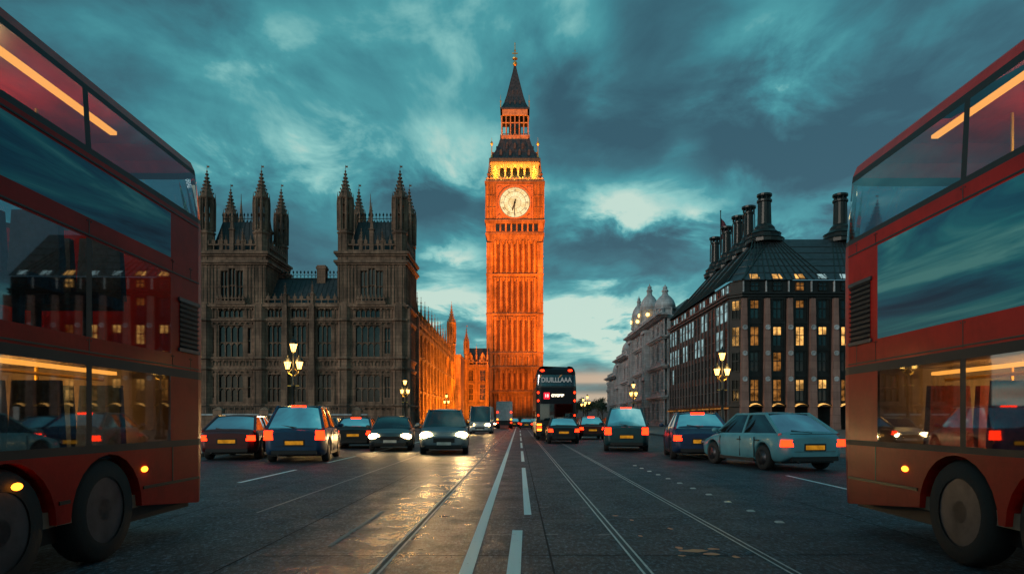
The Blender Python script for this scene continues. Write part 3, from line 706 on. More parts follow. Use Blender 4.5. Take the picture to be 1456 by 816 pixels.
# ------------------------------------------------------------------ near palace block
PS = M['palace_stone']
def palace():
    Wd = 33.9
    T = thing('palace_building', 'dark gothic stone palace front with two pinnacled towers, beside the bus on the left', 'palace', (-48, 85, 0))
    small = {}
    cents = [2.2, 5.8, 17.55, 20.6, 23.75]
    holes = []; wins = []
    for c in cents:
        wins += [(c-.85, c+.85, 3.5, 6.9, 2, (.5,)), (c-.85, c+.85, 9.1, 13.0, 2, (.45,)), (c-.95, c+.95, 14.0, 15.0, 3, ())]
    for c in (12.1, 29.15):
        wins += [(c-1.5, c+1.5, 3.5, 6.9, 3, (.5,)), (c-1.5, c+1.5, 9.1, 13.0, 3, (.45,)), (c-1.5, c+1.5, 14.0, 15.0, 4, ())]
        for dx in (-2.45, 2.45): wins += [(c+dx-.35, c+dx+.35, 4.0, 6.6, 1, (.5,)), (c+dx-.35, c+dx+.35, 9.5, 12.7, 1, (.5,))]
    b = MB(); holed_wall(b, 0, Wd, 0, 15.6, 0, wins, .4); b.box(0, Wd, .42, 8.5, 0, 15.6)
    def clear(u, z): return not any(w[0]-.12 < u < w[1]+.12 and w[2]-.2 < z < w[3]+.2 for w in wins)
    k = 0; x = .25
    while x < Wd:       # blind tracery ribs
        for z0, z1 in ((3.1, 7.5), (8.0, 8.7), (9.1, 13.5), (13.9, 15.2)):
            if clear(x, (z0+z1)/2): b.box(x-.04, x+.04, -.1, .02, z0, z1)
        x += .42
    for z in (5.2, 11.0, 12.9, 6.9):
        x = .25
        while x < Wd-.42:
            if clear(x+.2, z): b.box(x, x+.42, -.07, .02, z-.04, z+.04)
            x += .42
    b.build('wall', PS, T)
    for w in wins:
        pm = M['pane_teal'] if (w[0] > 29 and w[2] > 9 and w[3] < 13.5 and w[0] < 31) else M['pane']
        gothic_window(T, w[0], w[1], w[2], w[3], .15, w[4], w[5], PS, pm)
    for z, pr in ((3.05, .35), (7.6, .22), (8.9, .25), (13.65, .28), (15.4, .35)):
        b = MB(); b.box(-pr, Wd+pr, -pr, 8.6, z-.12, z+.12); b.box(-pr*.5, Wd+pr*.5, -pr*.5, 8.55, z-.32, z-.12)
        x = 0
        while x < Wd: b.box(x, x+.14, -pr*.8, -.05, z-.5, z-.32); x += .7
        b.build('string_course', PS, T)
    b = MB(); b.box(-.3, Wd+.3, -.3, 8.6, 0, .9); b.build('plinth', PS, T)
    # buttresses
    for x, top in ((.2, 17.9), (4.0, 17.9), (7.7, 17.9), (18.95, 18.2), (22.3, 18.4)):
        b = MB()
        b.frustum(x, -.25, 0, 8.6, .42, .42, .38, .38); b.frustum(x, -.2, 8.6, 15.5, .33, .35, .28, .3); pinnacle(b, x, -.15, 15.5, top, .36)
        b.build('buttress', PS, T)
    for x, y in ((8.8, .55), (15.65, .55), (26.2, .55), (33.05, .55)):
        b = MB(); b.lathe([(1.25, 0), (1.25, 1), (1.05, 1.2), (1.05, 15.6)], x, y, 8, math.pi/8)
        for k in range(8):
            a = math.pi/8+2*math.pi*k/8; b.tube((x+1.07*math.cos(a), y+1.07*math.sin(a), 1.2), (x+1.07*math.cos(a), y+1.07*math.sin(a), 15.4), .07, 4)
        for z in (3.05, 7.6, 8.9, 13.65): b.lathe([(1.1, z-.2), (1.3, z-.1), (1.3, z+.1), (1.1, z+.2)], x, y, 8, math.pi/8)
        b.build('corner_shaft', PS, T)
    for u0, u1 in ((0, 8.2), (16.4, 25.5)):
        b = MB(); battlement(b, u0, u1, -.05, 15.55, 1.1, .8); b.build('parapet', PS, T)
        r = MB(); n_ = 1.0
        r.add([(u0, .6, 15.6), (u1, .6, 15.6), (u1, 4.2, 19.6), (u0, 4.2, 19.6), (u0, 8, 15.6), (u1, 8, 15.6)], [(0,1,2,3), (3,2,5,4)])
        x = u0+.3
        while x < u1: r.tube((x, .58, 15.6), (x, 4.18, 19.62), .04, 4); x += .6
        r.build('roof', M['slate'], T)
        cr_ = MB(); cr_.box(u0, u1, 4.15, 4.25, 19.6, 19.75)
        x = u0+.2
        while x < u1:
            cr_.box(x-.03, x+.03, 4.17, 4.23, 19.7, 20.5); cr_.lathe([(.02, 20.3), (.15, 20.45), (.02, 20.7)], x, 4.2, 5); cr_.tube((x, 4.2, 19.9), (x+.24, 4.2, 20.25), .025, 3); cr_.tube((x+.48, 4.2, 19.9), (x+.24, 4.2, 20.25), .025, 3); x += .48
        cr_.build('roof_cresting', M['dark_metal'], T)
    b = MB(); b.box(21.75, 22.85, 3.6, 4.8, 17, 21.3); b.box(21.65, 22.95, 3.5, 4.9, 20.8, 21.1); b.build('chimney', PS, T)
    # towers
    for ti, u0 in enumerate((8.0, 25.4)):
        u1 = u0+8.5; c = (u0+u1)/2
        tw = [(c-1.4, c-.55, 15.9, 19.8, 1, (.5,)), (c-.42, c+.42, 15.9, 20.1, 1, (.5,)), (c+.55, c+1.4, 15.9, 19.8, 1, (.5,))]
        b = MB(); holed_wall(b, u0, u1, 15.52, 22.0, -.02, tw, .4); b.box(u0, u1, .42, 8.5, 15.52, 22.0)
        for k in range(20):
            x = u0+.2+k*(u1-u0-.4)/19
            if abs(x-c) > 1.55: b.box(x-.04, x+.04, -.12, 0, 15.8, 20.7)
        for s in range(18):
            y_ = .4+s*.46
            for sx, xx in ((-1, u0), (1, u1)):
                b.box(xx-(.1 if sx < 0 else 0), xx+(.1 if sx > 0 else 0), y_-.04, y_+.04, 15.8, 20.7)
        for z in (17.8, 20.2):
            b.box(u0, c-1.6, -.09, 0, z-.05, z+.05); b.box(c+1.6, u1, -.09, 0, z-.05, z+.05)
        b.build('tower_wall', PS, T)
        for w in tw: gothic_window(T, w[0], w[1], w[2], w[3], .12, w[4], w[5], PS, M['pane'])
        b = MB(); b.box(c-1.8, c+1.8, -.5, 0, 15.55, 15.85)      # balcony under the oriel
        battlement(b, c-1.8, c+1.8, -.45, 15.85, .7, .45); b.build('balcony', PS, T)
        for z in (20.9, 22.0):
            b = MB(); b.box(u0-.4, u1+.4, -.4, 8.9, z-.15, z+.15); b.box(u0-.22, u1+.22, -.22, 8.7, z-.4, z-.15); b.build('string_course', PS, T)
        b = MB(); battlement(b, u0+.8, u1-.8, .1, 22.1, 1.6, .75); 
        for dx in (-1.3, 1.3): pinnacle(b, c+dx, .1, 22.1, 25.0, .34)
        pinnacle(b, c, .1, 22.1, 28.2, .5)
        b.m = Matrix.Translation((u1-.1, 0, 0)) @ Matrix.Rotation(math.pi/2, 4, 'Z'); battlement(b, .8, 7.7, 0, 22.1, 1.6, .75)
        b.m = Matrix.Translation((u0+.1, 0, 0)) @ Matrix.Rotation(math.pi/2, 4, 'Z'); battlement(b, .8, 7.7, 0, 22.1, 1.6, .75)
        b.m = Matrix.Identity(4); b.build('parapet', PS, T)
        b = MB(); b.frustum(c, 4.3, 22.1, 26.6, 3.2, 3.2, 2.3, 1.6)
        for k in range(9): b.tube((c-3.1+k*6.2/8, 1.1, 22.1), (c-2.25+k*4.5/8, 2.68, 26.6), .05, 4)
        b.build('tower_roof', M['slate'], T)
        for yy in (2.7, 5.9):
            b = MB()
            for k in range(11): x = c-2.3+k*.46; b.box(x-.03, x+.03, yy-.03, yy+.03, 26.6, 27.6); b.lathe([(.02, 27.3), (.13, 27.5), (.02, 27.8)], x, yy, 4)
            b.box(c-2.3, c+2.3, yy-.03, yy+.03, 27.0, 27.08)
            b.build('roof_cresting', M['dark_metal'], T)
        for (x, y, dz, rr) in ((u0+.8, .75, 0, .86), (u1-.85, .75, 0, .86), (u0+.85, 7.7, 0, .80), (u1-.8, 7.7, 0, .80)):
            turret(T, x, y, 15.5, 24.7, 29.2, 33.2+dz, rr, PS)
        for x, y in ((u0+2.6, 6.9), (u1-2.4, 7.2)):
            b = MB(); b.lathe([(.62, 22), (.62, 26.2), (.78, 26.4), (.5, 27.0), (.2, 29), (.06, 30.6), (.03, 31.6)], x, y, 8); b.build('small_turret', PS, T)
    # detailing on the side of the right tower (faces the street)
    b = MB(Matrix.Translation((Wd, 0, 0)) @ Matrix.Rotation(math.pi/2, 4, 'Z'))
    for k in range(19):
        x = .3+k*.44
        for z0, z1 in ((3.1, 7.5), (9.1, 13.5), (13.9, 15.2)): b.box(x-.04, x+.04, -.1, .02, z0, z1)
    for x in (.35, 8.1): b.box(x-.35, x+.35, -.5, 0, 0, 15.2)
    b.build('side_panelling', PS, T)
    return T
palace()

# ------------------------------------------------------------------ floodlit ranges behind
def lit_range(label, loc, rz, Wd, nb, zpar, depth, ridge, name='palace_wing', endturret=None, lowmul=1.0):
    T = thing(name, label, 'palace', loc, rz)
    bw = Wd/nb; wins = []
    for k in range(nb):
        c = (k+.5)*bw; ww = bw*.20
        wins += [(c-ww, c+ww, 1.6, 4.6, 3, (.5,)), (c-ww, c+ww, 5.9, 9.6, 3, (.4, .75)), (c-ww, c+ww, 10.4, zpar-.9, 3, (.5,))]
    b = MB(); holed_wall(b, 0, Wd, 0, zpar, 0, wins, .35); b.box(0, Wd, .37, depth, 0, zpar)
    for k in range(nb):
        for j in range(7):
            x = k*bw+bw*(j+.5)/7; c = (k+.5)*bw
            if abs(x-c) > bw*.28:
                b.box(x-.04, x+.04, -.05, .02, 1.4, zpar-.4)
    b.build('wall', TS, T)
    for w in wins: gothic_window(T, w[0], w[1], w[2], w[3], -.02, w[4], w[5], TS, M['pane'], depth=.06)
    for z in (1.2, 5.2, 10.0, zpar):
        b = MB(); b.box(0, Wd, -.2, .3, z-.12, z+.12); b.box(0, Wd, -.12, .3, z-.3, z-.12); b.build('string_course', TT, T)
    for k in range(nb+1):
        x = min(max(k*bw, .3), Wd-.3); b = MB(); b.frustum(x, -.1, 0, 9.8, .34, .22, .3, .18); b.frustum(x, -.08, 9.8, zpar+.3, .28, .17, .25, .15)
        pinnacle(b, x, 0, zpar+.3, zpar+5.2, .36); b.build('buttress', TS, T)
    b = MB(); battlement(b, 0, Wd, -.05, zpar+.12, 1.5, .8); b.build('parapet', TT, T)
    if ridge:
        b = MB(); b.add([(0, 1.2, zpar), (Wd, 1.2, zpar), (Wd, 4.2, ridge), (0, 4.2, ridge), (0, depth, zpar), (Wd, depth, zpar)], [(0,1,2,3), (3,2,5,4), (1,5,2), (0,3,4)])
        x = .4
        while x < Wd: b.tube((x, 1.18, zpar), (x, 4.18, ridge+.02), .05, 4); x += .8
        b.build('roof', M['slate'], T)
        for k in range(nb):       # gabled dormers catching the floodlight
            c = (k+.5)*bw; b = MB(); b.box(c-.55, c+.55, .5, 3, zpar, zpar+2.2); b.add([(c-.7, .45, zpar+2.2), (c+.7, .45, zpar+2.2), (c, .45, zpar+3.4), (c-.7, 3.2, zpar+2.2), (c+.7, 3.2, zpar+2.2), (c, 3.2, zpar+3.4)], [(0,1,2), (0,2,5,3), (1,4,5,2)])
            b.build('dormer', TS, T)
    return T
wing = lit_range('long gothic palace wing floodlit orange, running back beside the road to the clock tower', (-14.1, 94.2, 0), R(90), 52.5, 13, 13.6, 9, 18.2)
turret(wing, 52.4, .4, 0, 17.5, 22.2, 26.6, .85, TS, 'end_turret')
link = lit_range('short floodlit gothic range facing the road, joined to the left foot of the clock tower', (-13.0, 162, 0), 0, 5.8, 2, 13.9, 8, 18.6, 'palace_link')
turret(link, .5, .2, 0, 16.5, 20, 23.6, .55, TS, 'corner_turret')
b = MB(); b.box(-16.2, -12.9, 150.5, 162.2, 0, 15.2); b.box(-16.3, -12.8, 150.4, 162.3, 15.2, 15.6); o = b.build('gate_block', PS); tag(o, 'narrow dark stone block in the gap between the two floodlit palace ranges', 'building')

# floodlights (real lamps standing at the foot of the walls)
def flood(loc, tgt, watts, ang, lab, col=(1.0, .185, .007)):
    T = thing('floodlight', lab, 'floodlight', loc, 0, 'floodlights aimed at the tower and palace wing')
    b = MB(); b.box(-.25, .25, -.15, .15, 0, .08); b.tube((-.22, 0, .05), (-.22, 0, .5), .025); b.tube((.22, 0, .05), (.22, 0, .5), .025); b.build('bracket', M['dark_metal'], T)
    b = MB(); b.lathe([(.12, -.1), (.22, .02), (.26, .14)], 0, 0, 12); o = b.build('housing', M['dark_metal'], T); o.location = (0, 0, .5)
    d = Vector(tgt)-Vector(loc); o.rotation_euler = d.to_track_quat('Z', 'Y').to_euler()
    p0 = Vector((0, 0, .5))+d.normalized()*.3
    s = spot(T, p0, Vector(tgt)-Vector(loc), watts, col, ang, .7, .2)
fl = [((-10.6, 140, .13), (-3, 175, 20), 52000, 55, 'floodlight on the left kerb nearest the tower, aimed at the lower shaft'),
      ((15.5, 146, .13), (-1, 175, 21), 92000, 62, 'floodlight on the right pavement nearest the tower, aimed at the lower shaft'),
      ((-12.6, 132, .13), (-3, 175, 38), 90000, 44, 'floodlight by the palace wing aimed at the middle of the clock tower'),
      ((21, 138, .13), (-1, 175, 38), 390000, 46, 'floodlight on the right pavement aimed at the middle of the clock tower'),
      ((-12.8, 122, .13), (-2, 175, 57), 190000, 30, 'floodlight by the palace wing aimed at the left of the clock stage'),
      ((21.5, 128, .13), (-1, 175, 57), 650000, 32, 'floodlight on the right pavement aimed at the right of the clock stage')]
for a in fl: flood(*a)
ORD = ['first','second','third','fourth','fifth','sixth','seventh','eighth','ninth','tenth']
for k in range(10):
    y_ = 97.5+k*5.3; flood((-7.6, y_, .01), (-14.1, y_+2.5, 8.0), 9500, 130, f"floodlight at the kerb facing the palace wing, {ORD[k]} from the dark palace front", (1.0, .27, .02))
flood((-9.5, 156, .01), (-10.5, 162, 9), 6000, 120, 'floodlight in front of the short palace range at the tower foot', (1.0, .28, .03))

# wall in front of the palace
T = thing('boundary_wall', 'low dark stone boundary wall with coping and railing before the palace front', 'wall', (-60, 60.5, 0))
b = MB(); b.box(0, 46.5, 0, .5, 0, 1.65); 
for k in range(12): b.box(.1+k*4.1, .9+k*4.1, -.12, .62, 0, 2.1); b.frustum(.5+k*4.1, .25, 2.1, 2.4, .45, .42, .1, .1)
b.build('masonry', PS, T)
b = MB(); b.box(0, 46.5, -.08, .58, 1.65, 1.8); b.build('coping', M['portland'], T)
b = MB()
x = .2
while x < 46.4: b.box(x-.015, x+.015, .23, .27, 1.8, 2.5); x += .16
b.box(0, 46.5, .22, .28, 2.4, 2.44); b.build('railing', M['dark_metal'], T)

# ------------------------------------------------------------------ office block on the right
def office():
    T = thing('office_building', 'dark bronze office block with stone piers, lit windows and tall roof chimneys on the right', 'building', (25, 80, 0))
    bz = M['bronze']; L = 33; Wf = 22.5; 
    # pier x positions (local) and window columns between
    piers = [1.3+2.66*k for k in range(9)]
    rows = ((13.1, 15.3), (9.9, 12.2), (6.9, 9.2), (3.4, 6.0))
    fw = []
    for i, p in enumerate(piers[:-1]):
        c = p+1.33
        for r, (z0, z1) in enumerate(rows): fw.append((c-.52, c+.52, z0, z1, i, r))
    b = MB(); holed_wall(b, 1.2, Wf, 2.9, 16.0, 0, fw, .3)
    b.box(1.2, Wf, .32, 5, 2.9, 16.0); b.box(1.2, Wf, 1.6, 5, 0, 2.9)
    for i, p in enumerate(piers[:-1]):
        c = p+1.33
        for z in (15.5, 12.6, 9.5, 6.4): b.box(c-.85, c+.85, -.14, 0, z-.14, z+.14)
        b.tube((c-.8, -.12, 3), (c-.8, -.12, 15.8), .05, 6); b.tube((c+.8, -.12, 3), (c+.8, -.12, 15.8), .05, 6)
    b.build('front_wall', bz, T)
    lit_map = {(0, 0): 'lit_dim', (0, 1): 'lit_dim', (0, 3): 'lit_dim', (1, 1): 'lit', (1, 3): 'lit_dim', (2, 0): 'lit_dim', (2, 1): 'lit', (2, 3): 'lit', (3, 1): 'lit', (3, 3): 'lit', (4, 0): None, (5, 1): 'lit_dim', (5, 3): 'lit', (4, 1): 'lit', (4, 3): 'lit_dim', (1, 2): 'lit_dim', (0, 2): 'dark_l'}
    def win(mbm, w, c, z0, z1, mat, split, y=.2):
        f = MB(mbm); f.box(c-w, c-w+.07, y-.12, y, z0, z1); f.box(c+w-.07, c+w, y-.12, y, z0, z1); f.box(c-w, c+w, y-.12, y, z0, z0+.08); f.box(c-w, c+w, y-.12, y, z1-.08, z1)
        f.box(c-.03, c+.03, y-.1, y, z0, z1); f.box(c-w, c+w, y-.12, y, z0+(z1-z0)*.52, z0+(z1-z0)*.52+.1)
        fo = f.build('window', M['dark_metal'], T)
        zz = [(z0, z1, mat)]
        if split: zm = z0+(z1-z0)*split; zz = [(z0, zm, M['pane_teal']), (zm, z1, mat)]
        for a, b_, m_ in zz:
            p = MB(mbm); p.add([(c-w, y+.02, a), (c+w, y+.02, a), (c+w, y+.02, b_), (c-w, y+.02, b_)], [(0,1,2,3)]); p.build('pane', m_, fo)
    I4 = Matrix.Identity(4)
    for (a, c_, z0, z1, i, r) in fw:
        nm = lit_map.get((i, r)); mat = M[nm] if nm in M else M['pane_teal'] if r < 2 else M['pane']
        sp = {(1, 1): .55, (3, 1): .6, (2, 3): .5, (0, 0): .55, (2, 0): .6, (0, 1): 0, (3, 3): .6}.get((i, r), 0) if nm in M else 0
        win(I4, .52, (a+c_)/2, z0, z1, mat, sp)
    for p in piers:
        b = MB(); b.frustum(p, -.28, 0, 15.4, .48, .35, .27, .25)
        b.box(p-.5, p+.5, -.66, .05, 0, .6); b.build('pier', M['pier'], T)
        for z in (12.0, 9.0, 6.0):
            b = MB(Matrix.Translation((p, -.56-.0, z)) @ Matrix.Rotation(math.pi/2, 4, 'X')); b.lathe([(.30, -.12), (.30, .10), (.22, .12), (.17, .04), (.02, .04)], 0, 0, 12); b.build('pier_boss', M['portland'], T)
    # lit canopies over the arcade
    for i, p in enumerate(piers[:-1]):
        c = p+1.33; b = MB(); rows_ = []
        for t in range(7):
            a = -1+2*t/6; z = 3.05-.28*a*a; rows_.append([(c+a*.8, -.7, z), (c+a*.8, -.1, z+.15)])
        b.grid(rows_); b.build('canopy', M['lit'], T)
    # side wall (faces the road): local frame rotated; u runs along +Y
    SM = Matrix.Rotation(-math.pi/2, 4, 'Z')     # u -> -Y ; so place from far end
    SMt = Matrix.Translation((0, L, 0)) @ SM
    sw = []
    nb = 18; bw = (L-1.5)/nb
    for k in range(nb):
        c = (k+.5)*bw
        for r, (z0, z1) in enumerate(rows): sw.append((c-.62, c+.62, z0, z1, k, r))
    b = MB(SMt); holed_wall(b, 0, L-1.2, 2.9, 16, 0, sw, .25); b.box(0, L-1.2, .27, 5, 2.9, 16); b.box(0, L-1.2, 1.4, 5, 0, 2.9); b.build('side_wall', bz, T)
    random.seed(3)
    for (a, c_, z0, z1, k, r) in sw:
        if r == 0: mat = M['lit_cool'] if random.random() < .75 else M['pane_teal']
        elif r == 1: mat = M['lit_cool'] if random.random() < .55 else M['pane']
        elif r == 2: mat = M['lit_cool'] if random.random() < .12 else M['pane']
        else: mat = M['lit_dim'] if random.random() < .15 else M['pane']
        p = MB(SMt); c = (a+c_)/2; f = MB(SMt)
        f.box(c-.62, c-.56, -.03, .08, z0, z1); f.box(c+.56, c+.62, -.03, .08, z0, z1); f.box(c-.03, c+.03, -.02, .08, z0, z1); f.box(c-.62, c+.62, -.03, .08, z0+(z1-z0)*.5, z0+(z1-z0)*.5+.08)
        fo = f.build('window', M['dark_metal'], T)
        p.add([(c-.62, .02, z0), (c+.62, .02, z0), (c+.62, .02, z1), (c-.62, .02, z1)], [(0,1,2,3)]); p.build('pane', mat, fo)
    for k in range(nb+1):
        u = k*bw; b = MB(SMt); b.frustum(u, -.03, 0, 15.4, .2, .11, .15, .08); b.build('pier', M['side_pier'], T)
    b = MB(SMt); b.box(0, L-1.2, -.55, -.05, 2.55, 2.7); b.build('canopy', M['lit_dim'], T)
    # chamfered corner
    b = MB(); b.add([(0, 1.25, 0), (1.25, 0, 0), (1.25, 0, 16), (0, 1.25, 16)], [(0,1,2,3)]); b.build('corner_wall', bz, T)
    CM = Matrix.Translation((0.0, 1.25, 0)) @ Matrix.Rotation(-math.pi/4, 4, 'Z')
    for r, (z0, z1) in enumerate(rows): win(CM, .5, .88, z0, z1, M['lit'] if r in (0, 1) else M['pane'], .0 if r == 1 else (.5 if r == 0 else 0), y=-.02)
    for z, pr in ((2.9, .35), (15.75, .3), (16.05, .45)):
        b = MB(); pts = [(-pr, L), (-pr, 1.2-pr*.4), (1.2-pr*.4, -pr), (Wf, -pr), (Wf, 5), (5, 5), (5, L)]
        n = len(pts); b.add([(x, y, z-.12) for x, y in pts]+[(x, y, z+.12) for x, y in pts], [tuple(range(n)), tuple(range(2*n-1, n-1, -1))]+[(k, (k+1) % n, n+(k+1) % n, n+k) for k in range(n)]); b.build('cornice', bz, T)
    # attic storey
    def ringpts(off): return [(-off, L), (-off, 1.2-off*.4), (1.2-off*.4, -off), (Wf, -off)]
    b = MB(); A = ringpts(-.15)
    for (x0, y0), (x1, y1) in zip(A, A[1:]): b.add([(x0, y0, 16.1), (x1, y1, 16.1), (x1, y1, 17.6), (x0, y0, 17.6)], [(0,1,2,3)])
    b.build('attic_wall', bz, T)
    for i, p in enumerate(piers[:-1]):
        c = p+1.33; win(I4, .5, c, 16.35, 17.4, M['lit'] if i in (5,) else (M['lit_dim'] if i == 2 else M['pane_teal']), 0, y=.1)
        b = MB(); b.box(c-1.33-.06, c-1.33+.06, -.1, .14, 16.2, 17.5); b.build('vent_fin', M['portland'], T)
    for k in range(nb):
        c = (k+.5)*bw; f = MB(SMt); f.box(c-.5, c+.5, .02, .12, 16.3, 16.4); f.box(c-.03, c+.03, .02, .12, 16.4, 17.3); fo = f.build('window', M['dark_metal'], T)
        p = MB(SMt); p.add([(c-.45, .1, 16.4), (c+.45, .1, 16.4), (c+.45, .1, 17.3), (c-.45, .1, 17.3)], [(0,1,2,3)]); p.build('pane', M['lit_cool'] if k % 3 else M['pane_teal'], fo)
    # roof: eave ring -> ridge ring
    E = [(-.25, L), (-.25, 1.1), (1.1, -.25), (Wf, -.25)]
    Rg = [(5.5, L-4), (5.5, 7.2), (7.0, 7.0), (Wf, 7.0)]
    ze, zr = 17.6, 24.2
    b = MB()
    for (e0, e1, r0, r1) in zip(E, E[1:], Rg, Rg[1:]): b.add([(*e0, ze), (*e1, ze), (*r1, zr), (*r0, zr)], [(0,1,2,3)])
    b.add([(*E[0], ze), (*Rg[0], zr), (9, L, ze)], [(0,2,1)])
    b.add([(5.5, L-4, zr), (5.5, 7.2, zr), (7, 7, zr), (Wf, 7, zr), (Wf, 10, zr-.1), (9, 10, zr-.1), (9, L-4, zr-.1)], [(0,6,5,4,3,2,1)])
    b.add([(9, 10, zr-.1), (9, L-4, zr-.1), (11, L, ze), (14, 14, ze)], [(0,1,2,3)])
    b.build('roof', M['roof_iron'], T)
    b = MB()
    def on(e, r, t): return (e[0]+(r[0]-e[0])*t, e[1]+(r[1]-e[1])*t, ze+(zr-ze)*t+.03)
    hubs = [6.7, 16.5]
    for k in range(27):
        x = 1.3+k*.82
        if x > Wf: break
        hub = min(hubs, key=lambda h_: abs(h_-x)); xr = hub+(x-hub)*.35; b.tube((x, -.27, ze+.03), (xr, 7.0, zr+.03), .075, 4)
    for k in range(40):
        y = 1.3+k*.8
        if y > L-1: break
        yh = 8+round((y-8)/5.4)*5.4; yr = min(max(yh+(y-yh)*.35, 7.2), L-4); b.tube((-.27, y, ze+.03), (5.5, yr, zr+.03), .07, 4)
    b.tube(on(E[1], Rg[1], 0), on(E[1], Rg[1], 1), .11, 5); b.tube(on(E[2], Rg[2], 0), on(E[2], Rg[2], 1), .11, 5)
    for t in (.16, .32, .48, .64, .8):
        P = [on(e, r, t) for e, r in zip(E, Rg)]
        for p, q in zip(P, P[1:]): b.tube(p, q, .035, 4)
    b.build('roof_ribs', M['dark_metal'], T)
    for i, p in enumerate(piers[:-1]):
        c = p+1.33; f = MB(); P0 = lambda x, t: (x, -.25+7.25*t-.03, ze+(zr-ze)*t+.04)
        f.add([P0(c-.55, .02), P0(c+.55, .02), P0(c+.47, .12), P0(c-.47, .12)], [(0,1,2,3)]); f.build('skylight', M['lit'] if i in (0, 1, 2, 5) else M['lit_cool'], T)
    # chimneys
    prof = [(2.35, 0), (2.35, .5), (2.1, .75), (1.95, 1.2), (1.35, 1.75), (1.25, 2.1), (.88, 2.5), (.80, 5.3), (.95, 5.4), (.95, 5.65)]
    def chim(x, y, s=1.0, base=23.9):
        b = MB(); b.lathe([(r*s, base+z) for r, z in prof], x, y, 16, smooth=False, cap=True)
        for z in (1.2, .5): b.lathe([(2.4*s if z < 1 else 2.0*s, base+z-.05), (2.5*s if z < 1 else 2.1*s, base+z), (2.4*s if z < 1 else 2.0*s, base+z+.06)], x, y, 16, cap=False)
        for k in range(8):
            a = 2*math.pi*k/8; b.box(x+.72*math.cos(a)-.08, x+.72*math.cos(a)+.08, y+.72*math.sin(a)-.08, y+.72*math.sin(a)+.08, base+5.6, base+6.1)
            b.tube((x+.86*math.cos(a), y+.86*math.sin(a), base+2.6), (x+.81*math.cos(a), y+.81*math.sin(a), base+5.4), .05, 4)
        b.lathe([(.9, base+6.1), (.95, base+6.15), (.95, base+6.4), (.8, base+6.45)], x, y, 16)
        b.build('chimney', M['dark_metal'], T)
    chim(6.7, 8.2); chim(16.5, 8.2)
    for y in (13.3, 17.8, 23.2, 29.2): chim(6.4, y, .75)
    b = MB(); b.tube((6.3, 26.0, 23.5), (6.3, 26.0, 33.6), .07, 6); b.ball((6.3, 26, 33.6), .12); b.build('flagpole', M['dark_metal'], T)
    rows_ = []
    for i in range(9):
        rows_.append([(6.35+.12*i+.02*j, 26+.12*math.sin(i*1.1+j*.5), 32.6-3.4*j/8-.16*i) for j in range(9)])
    b = MB(); b.grid(rows_); b.build('flag', simple('dark red and blue flag', (.12, .03, .05), .8, 0, .9, 1.2), T)
    return T
office()

